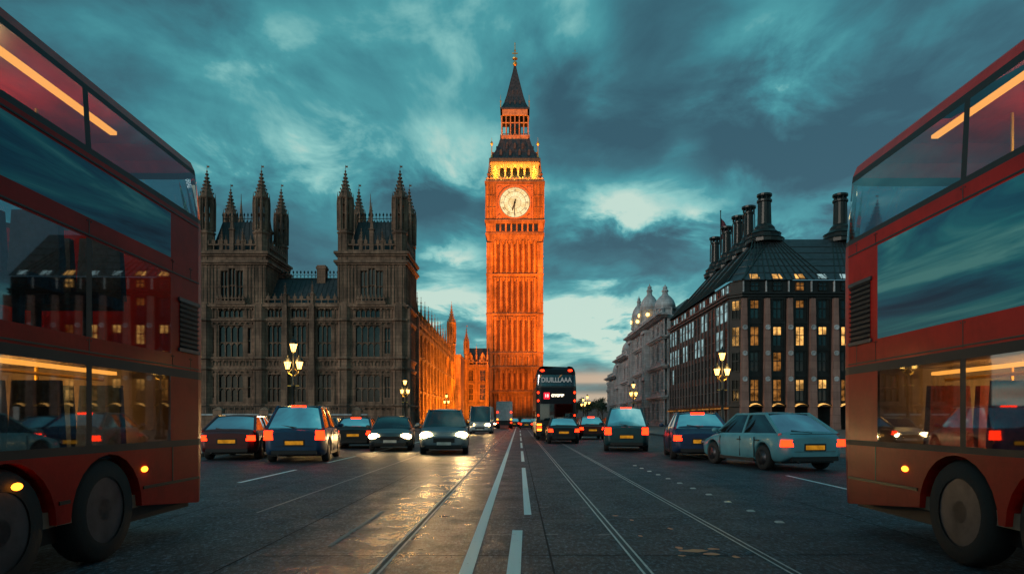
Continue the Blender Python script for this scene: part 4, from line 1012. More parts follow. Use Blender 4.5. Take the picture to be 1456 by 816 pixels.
# ------------------------------------------------------------------ pale stone buildings beyond (facing -X)
def pale(label, y0, y1, zc, domes, rowsz, nb, lit_eyes=True, x=24.7):
    L = y1-y0; T = thing('stone_building', label, 'building', (x, y1, 0), R(-90), 'pale stone buildings down the right side of the street')
    S = M['portland']; bw = L/nb; wins = []
    for k in range(nb):
        c = (k+.5)*bw
        for (z0, z1) in rowsz: wins.append((c-bw*.27, c+bw*.27, z0, z1))
    b = MB(); holed_wall(b, 0, L, 0, zc, 0, wins, .5); b.box(0, L, .52, 12, 0, zc)
    for k in range(nb+1):
        u = min(max(k*bw, .3), L-.3)
        for (z0, z1) in rowsz: b.box(u-.3, u+.3, -.16, 0, z0-.5, z1+.5); b.box(u-.4, u+.4, -.24, 0, z1+.4, z1+.7)
    for k in range(nb):      # shallow bays
        c = (k+.5)*bw
        if k % 4 == 1: b.box(c-bw*.42, c-bw*.3, -1.1, 0, 3.5, zc-1); b.box(c+bw*.3, c+bw*.42, -1.1, 0, 3.5, zc-1); b.box(c-bw*.45, c+bw*.45, -1.3, 0, zc-1.6, zc-1); b.box(c-bw*.45, c+bw*.45, -1.4, 0, 8.6, 9.2)
    b.build('wall', S, T)
    for w in wins:
        f = MB(); a, c_, z0, z1 = w; m = (a+c_)/2; f.box(m-.06, m+.06, .0, .1, z0, z1); f.box(a, c_, .0, .1, (z0+z1)/2, (z0+z1)/2+.1); f.box(a-.15, c_+.15, -.18, .1, z0-.2, z0-.01); f.add([(a-.2, -.15, z1+.12), (c_+.2, -.15, z1+.12), (m, -.15, z1+.7)], [(0,1,2)])
        fo = f.build('window', S, T); p = MB(); p.add([(a, .11, z0), (c_, .11, z0), (c_, .11, z1), (a, .11, z1)], [(0,1,2,3)]); p.build('pane', M['pane'], fo)
    for z, pr in [(r[1]+1.0, .9) for r in rowsz[:-1]]+[(zc, 1.5)]:
        b = MB(); b.box(-.2, L+pr, -pr, .3, z-.15, z+.15); b.box(-.2, L+pr*.6, -pr*.55, .3, z-.45, z-.15)
        u = .2
        while u < L: b.box(u, u+.2, -pr*.8, -.02, z-.32, z-.15); u += .6
        b.build('cornice', S, T)
    # side return facing the camera
    b = MB(Matrix.Translation((L, 0, 0)) @ Matrix.Rotation(math.pi/2, 4, 'Z'))
    for k in range(4): b.box(.3+k*2.8, .9+k*2.8, -.3, 0, 0, zc)
    for z, pr in [(r[1]+1.0, .5) for r in rowsz]: b.box(0, 12, -pr, 0, z-.15, z+.15)
    b.build('return_wall', S, T)
    b = MB(); u = .3
    while u < L: b.lathe([(.14, zc+.2), (.2, zc+.5), (.1, zc+.95)], u, -.4, 6); u += .55
    b.box(0, L, -.55, -.25, zc+.95, zc+1.15); b.build('balustrade', S, T)
    b = MB(); b.frustum(L/2, 6.5, zc, zc+3.2, L/2-.6, 5, L/2-3, 2); b.build('roof', M['slate'], T)
    for (yy, r, zt, zb) in domes:
        u = y1-yy; b = MB(); H = zt-zb
        b.lathe([(r, zc-.5), (r, zb), (r*1.18, zb+.1), (r*1.18, zb+.4), (r*.95, zb+.5), (r*.95, zb+H*.32), (r*1.1, zb+H*.34), (r*1.1, zb+H*.37)], u, 1.3, 8, math.pi/8)
        for k in range(8):
            a = math.pi/8+2*math.pi*k/8; b.tube((u+r*1.04*math.cos(a), 1.3+r*1.04*math.sin(a), zb+.4), (u+r*1.04*math.cos(a), 1.3+r*1.04*math.sin(a), zb+H*.34), .14, 6)
        b.lathe([(r*1.02, zb+H*.37), (r*.98, zb+H*.46), (r*.82, zb+H*.57), (r*.55, zb+H*.66), (r*.3, zb+H*.72), (r*.24, zb+H*.8), (r*.34, zb+H*.81), (r*.3, zb+H*.84), (r*.12, zb+H*.9), (.04, zb+H)], u, 1.3, 12, smooth=True)
        b.ball((u, 1.3, zb+H*.9), r*.22)
        b.build('domed_turret', S, T)
        if lit_eyes and zt > 26:
            b = MB(Matrix.Translation((u+r*.3, 1.3-r*1.12, zb+H*.22)) @ Matrix.Rotation(math.pi/2, 4, 'X')); b.lathe([(.34, 0), (.34, .2)], 0, 0, 12); b.build('round_light', M['lantern'], T)
            b = MB(Matrix.Translation((u+r*1.05, 1.3-r*.4, zb+H*.22)) @ Matrix.Rotation(math.pi/2, 4, 'Y')); b.lathe([(.34, 0), (.34, .2)], 0, 0, 12); b.build('round_light', M['lantern'], T)
pale('ornate pale stone building with three domed roof turrets, directly left of the bronze office block', 115.5, 152, 19.0,
     [(121.5, 1.9, 25.3, 18.5), (136, 1.9, 28.3, 20.0), (148, 1.5, 28.0, 20.6)], ((1.2, 4.2), (6.4, 9.4), (11.6, 14.4), (15.9, 17.6)), 9)
pale('narrow pale stone building, middle height, between the domed one and the lowest one', 153, 170, 15.6, [(164, 1.2, 21.2, 16)], ((1.2, 4), (6, 8.8), (10.6, 13)), 4, False)
pale('lowest pale stone building at the far left end of the right-hand row', 171, 187, 12.2, [(182, .9, 17.4, 12.6)], ((1.2, 4), (6, 8.5)), 4, False)

# far skyline and trees
b = MB()
b.box(24, 40.05, 330, 345, 0, 7); b.box(40, 58, 330.01, 345, 0, 9); b.box(58, 75, 330, 345, 0, 6)
tag(b.build('far_buildings', simple('far grey masonry', (.12, .12, .13), .9)), 'low dark skyline at the far end of the street behind the trees', 'building')  # plain grey masonry with slight random tone
b = MB(); b.box(-9, 16, 260, 272, 0, 9); b.frustum(3.5, 266, 9, 13, 12.5, 6, 9, 1)
tag(b.build('end_building', PS), 'low dark roofed building closing the street behind the trees', 'building')
def make_tree(x, y, h, seed, label):
    random.seed(seed); T = thing('street_tree', label, 'tree', (x, y, 0), 0, 'trees at the far end of the street')
    b = MB(); b.lathe([(.3, 0), (.22, h*.3), (.15, h*.5)], 0, 0, 8)
    ends = []
    for k in range(9):
        a = random.uniform(0, 6.28); z0 = h*random.uniform(.25, .45); r_ = h*random.uniform(.12, .3); z1 = z0+h*random.uniform(.15, .4)
        b.tube((0, 0, z0), (r_*math.cos(a), r_*math.sin(a), z1), .09, 5, .03); ends.append((r_*math.cos(a), r_*math.sin(a), z1))
    b.build('trunk', M['bark'], T)
    vs = []; fs = []
    for k in range(26):
        e = random.choice(ends); c = Vector((e[0]+random.gauss(0, h*.09), e[1]+random.gauss(0, h*.09), min(h*.93, e[2]+random.uniform(-.05, .2)*h)))
        for j in range(90):
            p = c+Vector((random.gauss(0, 1), random.gauss(0, 1), random.gauss(0, .8)))*h*.055; n = Vector((random.gauss(0, 1), random.gauss(0, 1), random.gauss(0, 1))).normalized(); t = n.orthogonal().normalized()*.16; s_ = n.cross(t.normalized())*.22
            i = len(vs); vs += [tuple(p-t), tuple(p-s_*.3), tuple(p+t), tuple(p+s_)]; fs.append((i, i+1, i+2, i+3))
    b = MB(); b.add(vs, fs); b.build('crown', M['leaf'], T)
make_tree(27.5, 238, 10.5, 1, 'tallest dark leafy tree against the pale sky right of the black bus')
make_tree(22.0, 226, 8.5, 2, 'shorter dark tree beside the black bus')
make_tree(32, 262, 9.5, 3, 'dark tree at the foot of the lowest pale stone building')
make_tree(17.5, 215, 7.5, 4, 'lowest small tree nearest the black bus')

# ------------------------------------------------------------------ street lamps
def lamp():
    T = thing('street_lamp', 'x', 'street lamp', (0, 0, .13), 0, 'ornate three-lantern street lamps')
    b = MB(); b.lathe([(.34, 0), (.34, .18), (.26, .25), (.24, .75), (.28, .82), (.2, .9), (.13, 1.2), (.09, 1.35), (.075, 2.85), (.12, 2.9), (.12, 3.0), (.07, 3.05), (.06, 3.6), (.1, 3.75), (.045, 3.95), (.045, 4.7)], 0, 0, 12, smooth=True)
    b.build('column', M['dark_metal'], T)
    b = MB(); b.box(-.3, .3, -.02, .02, 2.92, 2.96); b.build('ladder_bar', M['gilt'], T)
    b = MB()
    for s in (-1, 1):
        pts = [(0, 3.35), (s*.1, 3.5), (s*.26, 3.6), (s*.3, 3.78)]
        for p, q in zip(pts, pts[1:]): b.tube((p[0], 0, p[1]), (q[0], 0, q[1]), .028, 6)
        b.tube((0, 0, 3.3+.6), (s*.22, 0, 3.66), .018, 5)
    b.build('bracket', M['gilt'], T)
    for (x, z0, s) in ((-.31, 3.8, 1), (.31, 3.8, 1), (0, 4.72, 1.05)):
        b = MB(); b.lathe([(.09*s, z0), (.2*s, z0+.40*s), (.17*s, z0+.5*s)], x, 0, 8); lo = b.build('lantern', M['lantern'], T)
        c_ = MB()
        for k in range(8):
            a = 2*math.pi*k/8; c_.tube((x+.092*s*math.cos(a), .092*s*math.sin(a), z0), (x+.205*s*math.cos(a), .205*s*math.sin(a), z0+.4*s), .010, 4)
        c_.lathe([(.215*s, z0+.39*s), (.2*s, z0+.44*s), (.175*s, z0+.5*s), (.12*s, z0+.60*s), (.05*s, z0+.66*s), (.06*s, z0+.7*s), (.02, z0+.78*s)], x, 0, 8); c_.lathe([(.05, z0-.08), (.1, z0+.01)], x, 0, 8); c_.build('lantern_cap', M['dark_metal'], lo)
    return T
random.seed(11)
l0 = lamp(); l0.location = (-11.9, 36, .13); l0['label'] = 'three-lantern street lamp before the palace front, the large one on the left'
lamps = [l0]
for x, y, lb in ((-11.7, 70, 'smaller three-lantern street lamp at the right edge of the dark palace front'),
                 (12.2, 41, 'three-lantern street lamp before the bronze office block, the large one on the right'),
                 (12.9, 77, 'three-lantern street lamp in front of the pale domed building'),
                 (11.8, 118, 'distant three-lantern street lamp right of the black bus, nearer of the two'),
                 (12.6, 134, 'distant three-lantern street lamp right of the black bus, farther of the two'),
                 (-11.9, 112, 'distant three-lantern street lamp along the floodlit palace wing')):
    lamps.append(copy_thing(l0, (x, y, .13), R(random.uniform(-25, 25)), lb))
for l in lamps[:4]: point(l, (0, -.45, 4.4), 140, (1.0, .55, .16), .35)

# ------------------------------------------------------------------ double decker buses
def bus(name_label, loc, rz, paint, rows, panels, wheels, near=True, L=10.8, rear=None, seat=None, rear_face=None):
    """local frame: rear end at y=0 facing +y, body runs to y=-L.  rows: list of (z, inset). panels: band index -> kind"""
    T = thing('double_decker_bus', name_label, 'bus', loc, rz, None)
    hw = 1.25; r = .38
    ys = []; y = -1.05
    while y > -L+1.2: ys += [y, y-1.42]; y -= 1.5
    side = sorted(ys+[-L+r, -r], reverse=False)
    cols = []      # outline points (x, y, nx, ny, tag)
    for yy in side: cols.append((hw, yy, 1, 0))
    for k in range(1, 7): a = R(90*k/6); cols.append((hw-r+r*math.cos(a), -r+r*math.sin(a), math.cos(a), math.sin(a)))
    cols.append((0, 0, 0, 1))
    right = cols; left = [(-x, yy, -nx, ny) for (x, yy, nx, ny) in reversed(cols[:-1])]
    cols = right+left
    for k in range(0, 7): a = R(90*k/6); cols.append((-hw+r-r*math.cos(a), -L+r-r*math.sin(a), -math.cos(a), -math.sin(a)))
    for k in range(1, 7): a = R(90*(6-k)/6); cols.append((hw-r+r*math.cos(a), -L+r-r*math.sin(a), math.cos(a), -math.sin(a)))
    n = len(cols)
    def P(c, row):
        x, yy, nx, ny = cols[c % n]; z, ins, rk = rows[row]
        return (x-nx*ins, yy-ny*ins-(rk if ny > 0 else 0)*max(0, ny), z)
    groups = {}
    for ri in range(len(rows)-1):
        kind = panels[ri]
        for c in range(n):
            x0, y0, nx0, ny0 = cols[c]; x1, y1, nx1, ny1 = cols[(c+1) % n]
            onside = abs(nx0) == 1 and abs(nx1) == 1 and x0*x1 > 0
            ymid = (y0+y1)/2; rearish = ny0 > 0 or ny1 > 0; front = ny0 < 0 or ny1 < 0
            k = 'body'
            if kind == 'skirt': k = None if onside else 'body'
            elif kind == 'trim': k = 'trim'
            elif kind in ('glass', 'glasswrap', 'advert'):
                iswin = onside and any(abs(ymid-(yy-.71)) < .3 for yy in ys[::2]); ispil = onside and not iswin and ymid < -1.05 and ymid > ys[-1]
                if kind == 'advert': k = ('side_poster', x0 > 0) if onside and ymid < -1.05 and ymid > ys[-1] else 'body'
                elif iswin: k = ('window', ri, x0 > 0, round(ymid, 1))
                elif ispil: k = 'trim'
                elif kind == 'glasswrap' and (rearish or (onside and ymid > -1.05)): k = ('window', ri, 'rear', 0)
                elif front: k = ('windscreen', ri)
                elif rear_face and rearish and ri in rear_face: k = (rear_face[ri], ri)
            if k is None: continue
            if k == 'trim': k = ('trim', rows[ri][0] > 2.5)
            groups.setdefault(k, []).append((P(c, ri), P(c+1, ri), P(c+1, ri+1), P(c, ri+1)))
    top = [P(c, len(rows)-1) for c in range(n)]
    for k, qs in groups.items():
        b = MB()
        for q in qs: b.add(q, [(0, 1, 2, 3)], k == 'body')
        if k == 'body':
            b.add(top, [tuple(range(n))])
            zz0, zz1 = rows[0][0], rows[1][0]
            for s in (-1, 1):       # skirts with wheel arches
                pts = [(s*hw, -L+r, zz1), (s*hw, -L+r, zz0)]
                for wy in sorted(wheels):
                    for j in range(13): a = math.pi-math.pi*j/12; pts.append((s*hw, wy+.56*math.cos(a), max(zz0, .44+.54*math.sin(a))))
                pts += [(s*hw, -r, zz0), (s*hw, -r, zz1)]
                b.add(pts, [tuple(range(len(pts)))])
                b.add([(p[0]-s*.18, p[1], p[2]) for p in pts], [tuple(range(len(pts)))])
                m_ = len(pts); b.add(pts+[(p[0]-s*.18, p[1], p[2]) for p in pts], [(i, i+1, m_+i+1, m_+i) for i in range(1, m_-2)])
            b.build('body', paint, T)
        elif k[0] == 'trim': b.build('window_trim', M['black'], T)
        elif k[0] == 'side_poster': b.build('side_poster', M['advert'], T)
        else: b.build(k[0], M['glass'] if near else M['car_glass'], T)
    # panel seams and rub rails
    b = MB()
    for s in (-1, 1):
        for yy in ys[::2]:
            if min(abs(yy+.04-wy) for wy in wheels) > .62: b.box(s*hw-.003, s*hw+.003, yy-.012+.04, yy+.012+.04, rows[0][0]+.3, rows[1][0])
        cuts = [-L+r]+[c_ for wy in sorted(wheels) for c_ in (wy-.58, wy+.58)]+[-r]
        for a_, c_ in zip(cuts[::2], cuts[1::2]):
            if c_-a_ > .1: b.box(s*hw-.012, s*hw+.012, a_, c_, .60, .63)
        for i in range(3, len(rows)-3):
            if panels[i] != 'body' or rows[i+1][0] > 3.5: continue
            for yy in [-.62, -1.05]+ys[::2]:
                b.box(s*(hw-rows[i][1])-.002, s*(hw-rows[i][1])+.002, yy+.04-.006, yy+.04+.006, rows[i][0]+.01, rows[i+1][0]-.01)
                for zz in (rows[i][0]+.03, rows[i+1][0]-.03):
                    for dy in (-.03, .03): b.box(s*hw-.004, s*hw+.004, yy+.04+dy-.006, yy+.04+dy+.006, zz-.006, zz+.006)
        for z in [rows[i][0] for i in range(1, len(rows)-1) if panels[i] == 'body' and i < 9 and i > 2]:
            b.box(s*hw-.006, s*hw+.008, -L+r, -r, z+.02, z+.035)
    b.build('rub_rail', M['dark_metal'], T)
    # chassis, decks
    b = MB(); b.box(-hw+.2, hw-.2, -L+.25, -.2, .25, .42)
    for wy in wheels: b.box(-hw+.45, hw-.45, wy-.6, wy+.6, .4, 1.02)
    b.build('chassis', M['black'], T)
    b = MB(); b.box(-hw+.06, hw-.06, -L+.4, -.9, .42, .55); b.box(-hw+.06, hw-.06, -L+.4, -.25, 1.86, 1.98); b.box(-hw+.06, hw-.06, -.98, -.9, .5, 1.9)
    b.build('deck', M['interior'], T)
    for wy in wheels:
        for s in (-1, 1):
            wm = Matrix.Translation((s*(hw-.16), wy, .47)) @ Matrix.Rotation(s*math.pi/2, 4, 'Y')
            b = MB(wm); b.lathe([(.30, -.13), (.44, -.13), (.47, -.08), (.47, .08), (.44, .13), (.30, .13)], 0, 0, 28, smooth=True, cap=False); wo_ = b.build('wheel', M['tyre'], T)
            b = MB(wm); b.lathe([(.31, .12), (.27, .10), (.22, .04), (.16, .02), (.15, .10), (.10, .12), (.02, .12)], 0, 0, 24)
            for k in range(10): a = 2*math.pi*k/10; b.lathe([(.022, .02), (.022, .075)], .19*math.cos(a), .19*math.sin(a), 6)
            b.build('rim', M['rim'], wo_)
    # seats
    sb = MB(); sb.box(-.22, .22, -.22, .22, .38, .48); sb.frustum(0, .22, .48, 1.08, .22, .05, .19, .035); sb.box(-.03, .03, -.03, .03, 0, .38)
    s0 = None
    hi = rows[panels.index('glass')][0]
    zdeck = (.55, 1.98)
    cnt = 0
    y = -2.0
    while y > -L+1.6:
        for zd in zdeck:
            for x in (-.93, -.45, .45, .93):
                if s0 is None: s0 = sb.build('seat', seat or M['seat_cloth'], T); s0.location = (x, y, zd)
                else: inst(s0, T, (x, y, zd))
                cnt += 1
        y -= .92 if near else 1.9
    b = MB()
    for k in range(7):
        yy = -1.7-k*1.3
        for x in (-.25, .25): b.tube((x, yy, .55), (x, yy, 1.86), .017, 6); b.tube((x, yy, 1.98), (x, yy, rows[-1][0]-.1), .017, 6)
    for x in (-.6, .6): b.tube((x, -1.2, 1.72), (x, -L+1.2, 1.72), .017, 6)
    b.build('grab_pole', M['pole'], T)
    for z in (1.80, rows[-1][0]-.12):
        for s in (-1, 1):
            for k in range(4):
                y0 = -1.2-k*2.3; b = MB(); b.box(s*.72-.035, s*.72+.035, y0-1.7, y0, z-.03, z+.005); b.build('strip_light', M['tube_light'], T)
    return T, hw, L

rows_left = [(.32, .02, 0), (1.0, 0, 0), (1.07, 0, 0), (1.77, 0, 0), (1.86, 0, 0), (2.02, 0, 0), (2.88, 0, 0), (3.06, 0, 0), (3.54, 0, .02), (3.62, .0, .04), (3.68, .005, .05), (4.18, .035, .22), (4.24, .045, .26), (4.34, .09, .34), (4.43, .2, .5), (4.47, .42, .8)]
pan_left = ['skirt', 'trim', 'glass', 'trim', 'body', 'glass', 'body', 'advert', 'body', 'trim', 'glasswrap', 'trim', 'body', 'body', 'body']
rows_right = [(.30, .02, 0), (1.0, 0, 0), (1.06, 0, 0), (1.83, 0, 0), (1.92, 0, 0), (2.18, 0, 0), (3.20, 0, 0), (3.36, .0, .02), (3.42, .005, .03), (4.10, .04, .25), (4.18, .05, .30), (4.30, .1, .40), (4.40, .22, .6), (4.45, .45, .9)]
pan_right = ['skirt', 'trim', 'glass', 'trim', 'body', 'advert', 'body', 'trim', 'glasswrap', 'trim', 'body', 'body', 'body']
def louvre(T, side, y0, y1, z0, z1):
    b = MB(); x = side*1.252
    b.box(min(x, x+side*.02), max(x, x+side*.02), y0-.04, y1+.04, z0-.04, z0); b.box(min(x, x+side*.02), max(x, x+side*.02), y0-.04, y1+.04, z1, z1+.04)
    z = z0
    while z < z1-.02:
        b.add([(x, y0, z), (x, y1, z), (x+side*.03, y1, z+.022), (x+side*.03, y0, z+.022)], [(0,1,2,3)]); b.add([(x, y0, z+.03), (x, y1, z+.03), (x+side*.03, y1, z+.022), (x+side*.03, y0, z+.022)], [(0,1,2,3)]); z += .055
    b.build('vent_grille', M['rim'], T)
    b = MB(); b.box(min(x, x+side*.004), max(x, x+side*.004), y0, y1, z0, z1); b.build('vent_backing', M['black'], T)
def side_lamps(T, side, L=10.8):
    for y in (-1.6, -3.4, -5.2):
        b = MB(); x = side*1.256; b.ball((x, y, .80), .018, .06, .03); b.build('side_marker', M['amber'], T)
    for s in (-1, 1):
        for z in (1.05, 1.2, 1.35):
            b = MB(); b.ball((s*1.0, -.01, z), .06, .03, .06); b.build('tail_light', M['tail'], T)
    b = MB(); b.box(-.9, .9, -.01, .02, .7, 1.7); b.build('engine_cover', M['black'], T)

BL, hw, L = bus('red double-decker bus close at the left edge, with its blue poster and grey side grille', (-5.06, 8.45, 0), R(1.2), M['bus_red'], rows_left, pan_left, (-2.2, -3.5, -9.0))
louvre(BL, 1, -.85, -.42, 2.1, 2.62); side_lamps(BL, 1)
BR, _, _ = bus('red double-decker bus close at the right edge, with a large blue poster', (5.18, 8.5, 0), R(-.6), M['bus_red'], rows_right, pan_right, (-2.4, -3.6, -9.0), seat=M['seat_red'])
louvre(BR, -1, -.9, -.45, 2.2, 2.85); side_lamps(BR, -1)
for T in (BL, BR):
    for y in (-2, -4.5):
        point(T, (0, y, 1.55), 60, (1.0, .42, .10), .12, 'saloon_lamp'); point(T, (0, y, 3.9), 26, (1.0, .55, .2), .12, 'saloon_lamp')

rows_mid = [(.30, .02, 0), (1.05, 0, 0), (1.15, 0, 0), (1.9, 0, 0), (2.1, 0, 0), (2.55, 0, 0), (3.25, 0, .02), (3.35, .01, .03), (4.05, .05, .12), (4.2, .06, .16), (4.4, .12, .26), (4.55, .24, .42), (4.6, .45, .7)]
pan_mid = ['skirt', 'body', 'glass', 'body', 'body', 'body', 'trim', 'glasswrap', 'body', 'body', 'body', 'body']
BM, _, _ = bus('black double-decker bus seen from behind in the road, right of the clock tower', (2.3, 42, 0), R(180), M['bus_navy'], rows_mid, pan_mid, (-2.6, -8.4), near=False)
def rearbits():
    # rear at y=0 facing +y in the local frame
    b = MB(); b.box(-1.0, 1.0, -.0, .03, 1.25, 2.25); b.build('rear_window', M['car_glass'], BM)
    b = MB(); b.box(-1.0, 1.0, -.02, .02, .45, 1.1); b.box(-.9, .9, .0, .04, 1.12, 1.2); b.build('engine_cover', M['black'], BM)
    # number box (viewer's left = +x after the turn)
    b = MB(); b.box(.42, .78, .0, .03, 2.55, 2.95); nb_ = b.build('route_box', emit('red route blind', (1.0, .02, .04), 1.4), BM)
    b = MB(); b.box(-.45, .3, .0, .03, 2.62, 2.9); db = b.build('destination_box', M['black'], BM)
    def text(body, size, x, z, mat, parent, name, y=.036):
        c = bpy.data.curves.new(name, 'FONT'); c.body = body; c.size = size; c.align_x = 'CENTER'; c.align_y = 'CENTER'; c.extrude = .002; c.offset = .008
        o = bpy.data.objects.new(name, c); C.objects.link(o); c.materials.append(mat); o.rotation_euler = (R(90), 0, R(180)); o.location = (x, y, z)
        bpy.context.view_layer.update(); me = bpy.data.meshes.new_from_object(o.evaluated_get(bpy.context.evaluated_depsgraph_get()))
        m2 = bpy.data.objects.new(name, me); C.objects.link(m2); m2.location = o.location; m2.rotation_euler = o.rotation_euler; bpy.data.objects.remove(o); m2.name = name
        m2.parent = parent; return m2
    text('GYGBIB', .23, -.08, 2.76, emit('white led blind', (1.0, .82, .55), 3), db, 'destination_text')
    text('18', .26, .60, 2.75, emit('pale red led', (1.0, .35, .35), 3), nb_, 'route_text')
    t = text('DIUILLLAAA', .42, 0, 3.72, emit('pale lettering', (.6, .66, .64), .35), BM, 'rear_lettering', -.03); t.scale = (.82, 1, 1); t.rotation_euler = (R(82), 0, R(180))
    for s in (-1, 1):
        for z, rx, m in ((4.32, .14, 'tail'), (2.95, .07, 'tail'), (2.45, .06, 'tail'), (1.55, .05, 'tail')):
            b = MB(); b.ball((s*(1.12 if z < 4 else .86), -.02 if z < 4 else -.2, z), rx, .05, .07); b.build('tail_light', M[m], BM)
        for z in (.98, .80, .66):
            b = MB(); b.box(s*1.05-.14, s*1.05+.14, -.02, .03, z-.06, z+.06); b.build('tail_light', M['amber'] if z != .80 else M['tail'], BM)
rearbits()

# ------------------------------------------------------------------ cars
def lerp(t, pts):
    for (a, va), (b_, vb) in zip(pts, pts[1:]):
        if a <= t <= b_:
            s = (t-a)/(b_-a); s = s*s*(3-2*s) if True else s
            return va+(vb-va)*s
    return pts[-1][1] if t > pts[-1][0] else pts[0][1]
def car(label, loc, rz, col, W=1.82, L=4.4, H=1.5, style='hatch', head=False, tail=True, beams=False, strip_l=False, plate='y', metal=.3, name='car', headmat=None):
    """local: front towards -y (y=0 front bumper ... y=L rear)"""
    T = thing(name, label, 'van' if style == 'van' else 'car', loc, rz, 'cars and vans in the road')
    pm = simple('car paint '+label[:18], col, .36, metal*.3, .2, 2, 0, .25)
    belt = .95 if H < 1.55 else 1.05
    if style == 'van': belt = 1.15
    hw = W/2; rw = .32 if H < 1.6 else .35
    if style == 'saloon': top = [(0, .62), (.04, .74), (.25, .92), (.32, belt), (.82, belt+.03), (.97, belt-.02), (1, .8)]; gh = (.27, .42, .74, .90)
    elif style == 'van': top = [(0, .75), (.04, .95), (.13, 1.12), (.17, belt), (.97, belt), (1, belt-.05)]; gh = (.10, .22, .975, .995)
    elif style == 'suv': top = [(0, .68), (.04, .86), (.24, 1.0), (.30, belt), (.95, belt+.02), (1, .95)]; gh = (.24, .39, .82, .97)
    else: top = [(0, .6), (.04, .74), (.22, .9), (.28, belt), (.94, belt+.03), (1, .85)]; gh = (.22, .40, .74, .955)
    wy = (L*.19, L*.80)
    ts = sorted({0, .01, .03, .06, .1, .25, .3, .4, .5, .6, .7, .92, .95, .975, .99, 1.0} | {w/L + rw*1.22*math.cos(math.pi*j/10)/L for w in wy for j in range(11)})
    rows = []
    for t in ts:
        y = t*L; e = min(t, 1-t)
        wf = 1-.16*max(0, 1-e/.10)**2 - (.02 if e < .3 else 0); zb = .22+.12*max(0, 1-e/.05)
        sill = zb
        for w in wy:
            d_ = abs(y-w)
            if d_ < rw*1.2: sill = max(sill, rw+math.sqrt((rw*1.2)**2-d_**2))
        zt = lerp(t, top); zm = max(.55, sill+.03)
        half = [(0, zb+.02 if sill < .3 else sill), (hw*wf*.90, sill if sill > .3 else zb+.01), (hw*wf*.97, sill+.015), (hw*wf*1.0, zm), (hw*wf*.995, max(zm+.02, zt-.22)), (hw*wf*.965, max(zm+.03, zt-.06)), (hw*wf*.88, max(zm+.04, zt)), (hw*wf*.5, max(zm+.05, zt+.025)), (0, max(zm+.055, zt+.035))]
        ring = [(x, y, z) for x, z in half]+[(-x, y, z) for x, z in reversed(half[:-1])]
        rows.append(ring)
    def shrink(ring, dy, k):
        zc_ = sum(p[2] for p in ring)/len(ring); return [(p[0]*k, p[1]+dy, zc_+(p[2]-zc_)*k) for p in ring]
    rows = [shrink(rows[0], -.05, .86), shrink(rows[0], -.035, .95)]+rows+[shrink(rows[-1], .035, .95), shrink(rows[-1], .05, .86)]
    b = MB(); b.grid(rows); n = len(rows[0]); b.add(rows[0], [tuple(range(n))]); b.add(rows[-1], [tuple(range(n))])
    bo = b.build('body', pm, T); sm_ = bo.modifiers.new('smooth', 'SUBSURF'); sm_.levels = 1; sm_.render_levels = 1
    b = MB(); b.box(-hw*.8, hw*.8, .25, L-.25, .2, .7); b.build('underbody', M['black'], T)
    # greenhouse
    f0, f1, r1, r0 = [g_*L for g_ in gh]; wb, wtp = hw*.88, hw*.66; zb_, zt_ = belt-.03, H-.06
    if style == 'van': wb, wtp = hw*.93, hw*.86
    def cor(s, yb, yt, z): 
        t = (z-zb_)/(zt_-zb_); return (s*(wb+(wtp-wb)*t), yb+(yt-yb)*t, z)
    def pane(a, b_, c, d_, bulge, nm, mat=None):
        q = MB(); rws = []
        A, B_, C_, D_ = map(Vector, (a, b_, c, d_)); bv = Vector(bulge)
        for i in range(5):
            rws.append([tuple(A.lerp(B_, j/6).lerp(D_.lerp(C_, j/6), i/4) + bv*(1-(2*j/6-1)**2)*.8 + bv*.3*(1-(2*i/4-1)**2)) for j in range(7)])
        q.grid(rws); return q.build(nm, mat or M['car_glass'], T)
    pane(cor(-1, f0, f1, zb_), cor(1, f0, f1, zb_), cor(1, f0, f1, zt_), cor(-1, f0, f1, zt_), (0, -.09, 0), 'windscreen')
    pane(cor(-1, r0, r1, zb_), cor(1, r0, r1, zb_), cor(1, r0, r1, zt_), cor(-1, r0, r1, zt_), (0, .06, 0), 'rear_window', M['car_glass'])
    for s in (-1, 1):
        if style == 'van':
            ym = f1+.9
            pane(cor(s, f0+.1, f1, zb_), cor(s, ym, ym, zb_), cor(s, ym, ym, zt_-.1), cor(s, f1, f1, zt_-.1), (s*.02, 0, 0), 'side_window')
            pane(cor(s, ym, ym, zb_), cor(s, r0, r1, zb_), cor(s, r0, r1, zt_), cor(s, ym, ym, zt_), (s*.02, 0, 0), 'side_panel', pm)
        else:
            ym = f1+(r1-f1)*.45
            pane(cor(s, f0, f1, zb_), cor(s, ym-.03, ym-.03, zb_), cor(s, ym-.03, ym-.03, zt_), cor(s, f0, f1, zt_), (s*.02, 0, 0), 'side_window')
            pane(cor(s, ym+.03, ym+.03, zb_), cor(s, r0, r1, zb_), cor(s, r0, r1, zt_), cor(s, ym+.03, ym+.03, zt_), (s*.02, 0, 0), 'side_window')
    b = MB(); rws = []
    for i in range(7):
        t = i/6; y = f1-.05+(r1-f1+.1)*t; cz = .06*(1-(2*t-1)**4)
        rws.append([(x*wtp*1.02, y, zt_+cz*1.0*(1-abs(x)**3)+.0) for x in (-1, -.8, -.4, 0, .4, .8, 1)])
    b.grid(rws); b.grid([[(p[0], p[1], p[2]-.04) for p in r_] for r_ in rws])
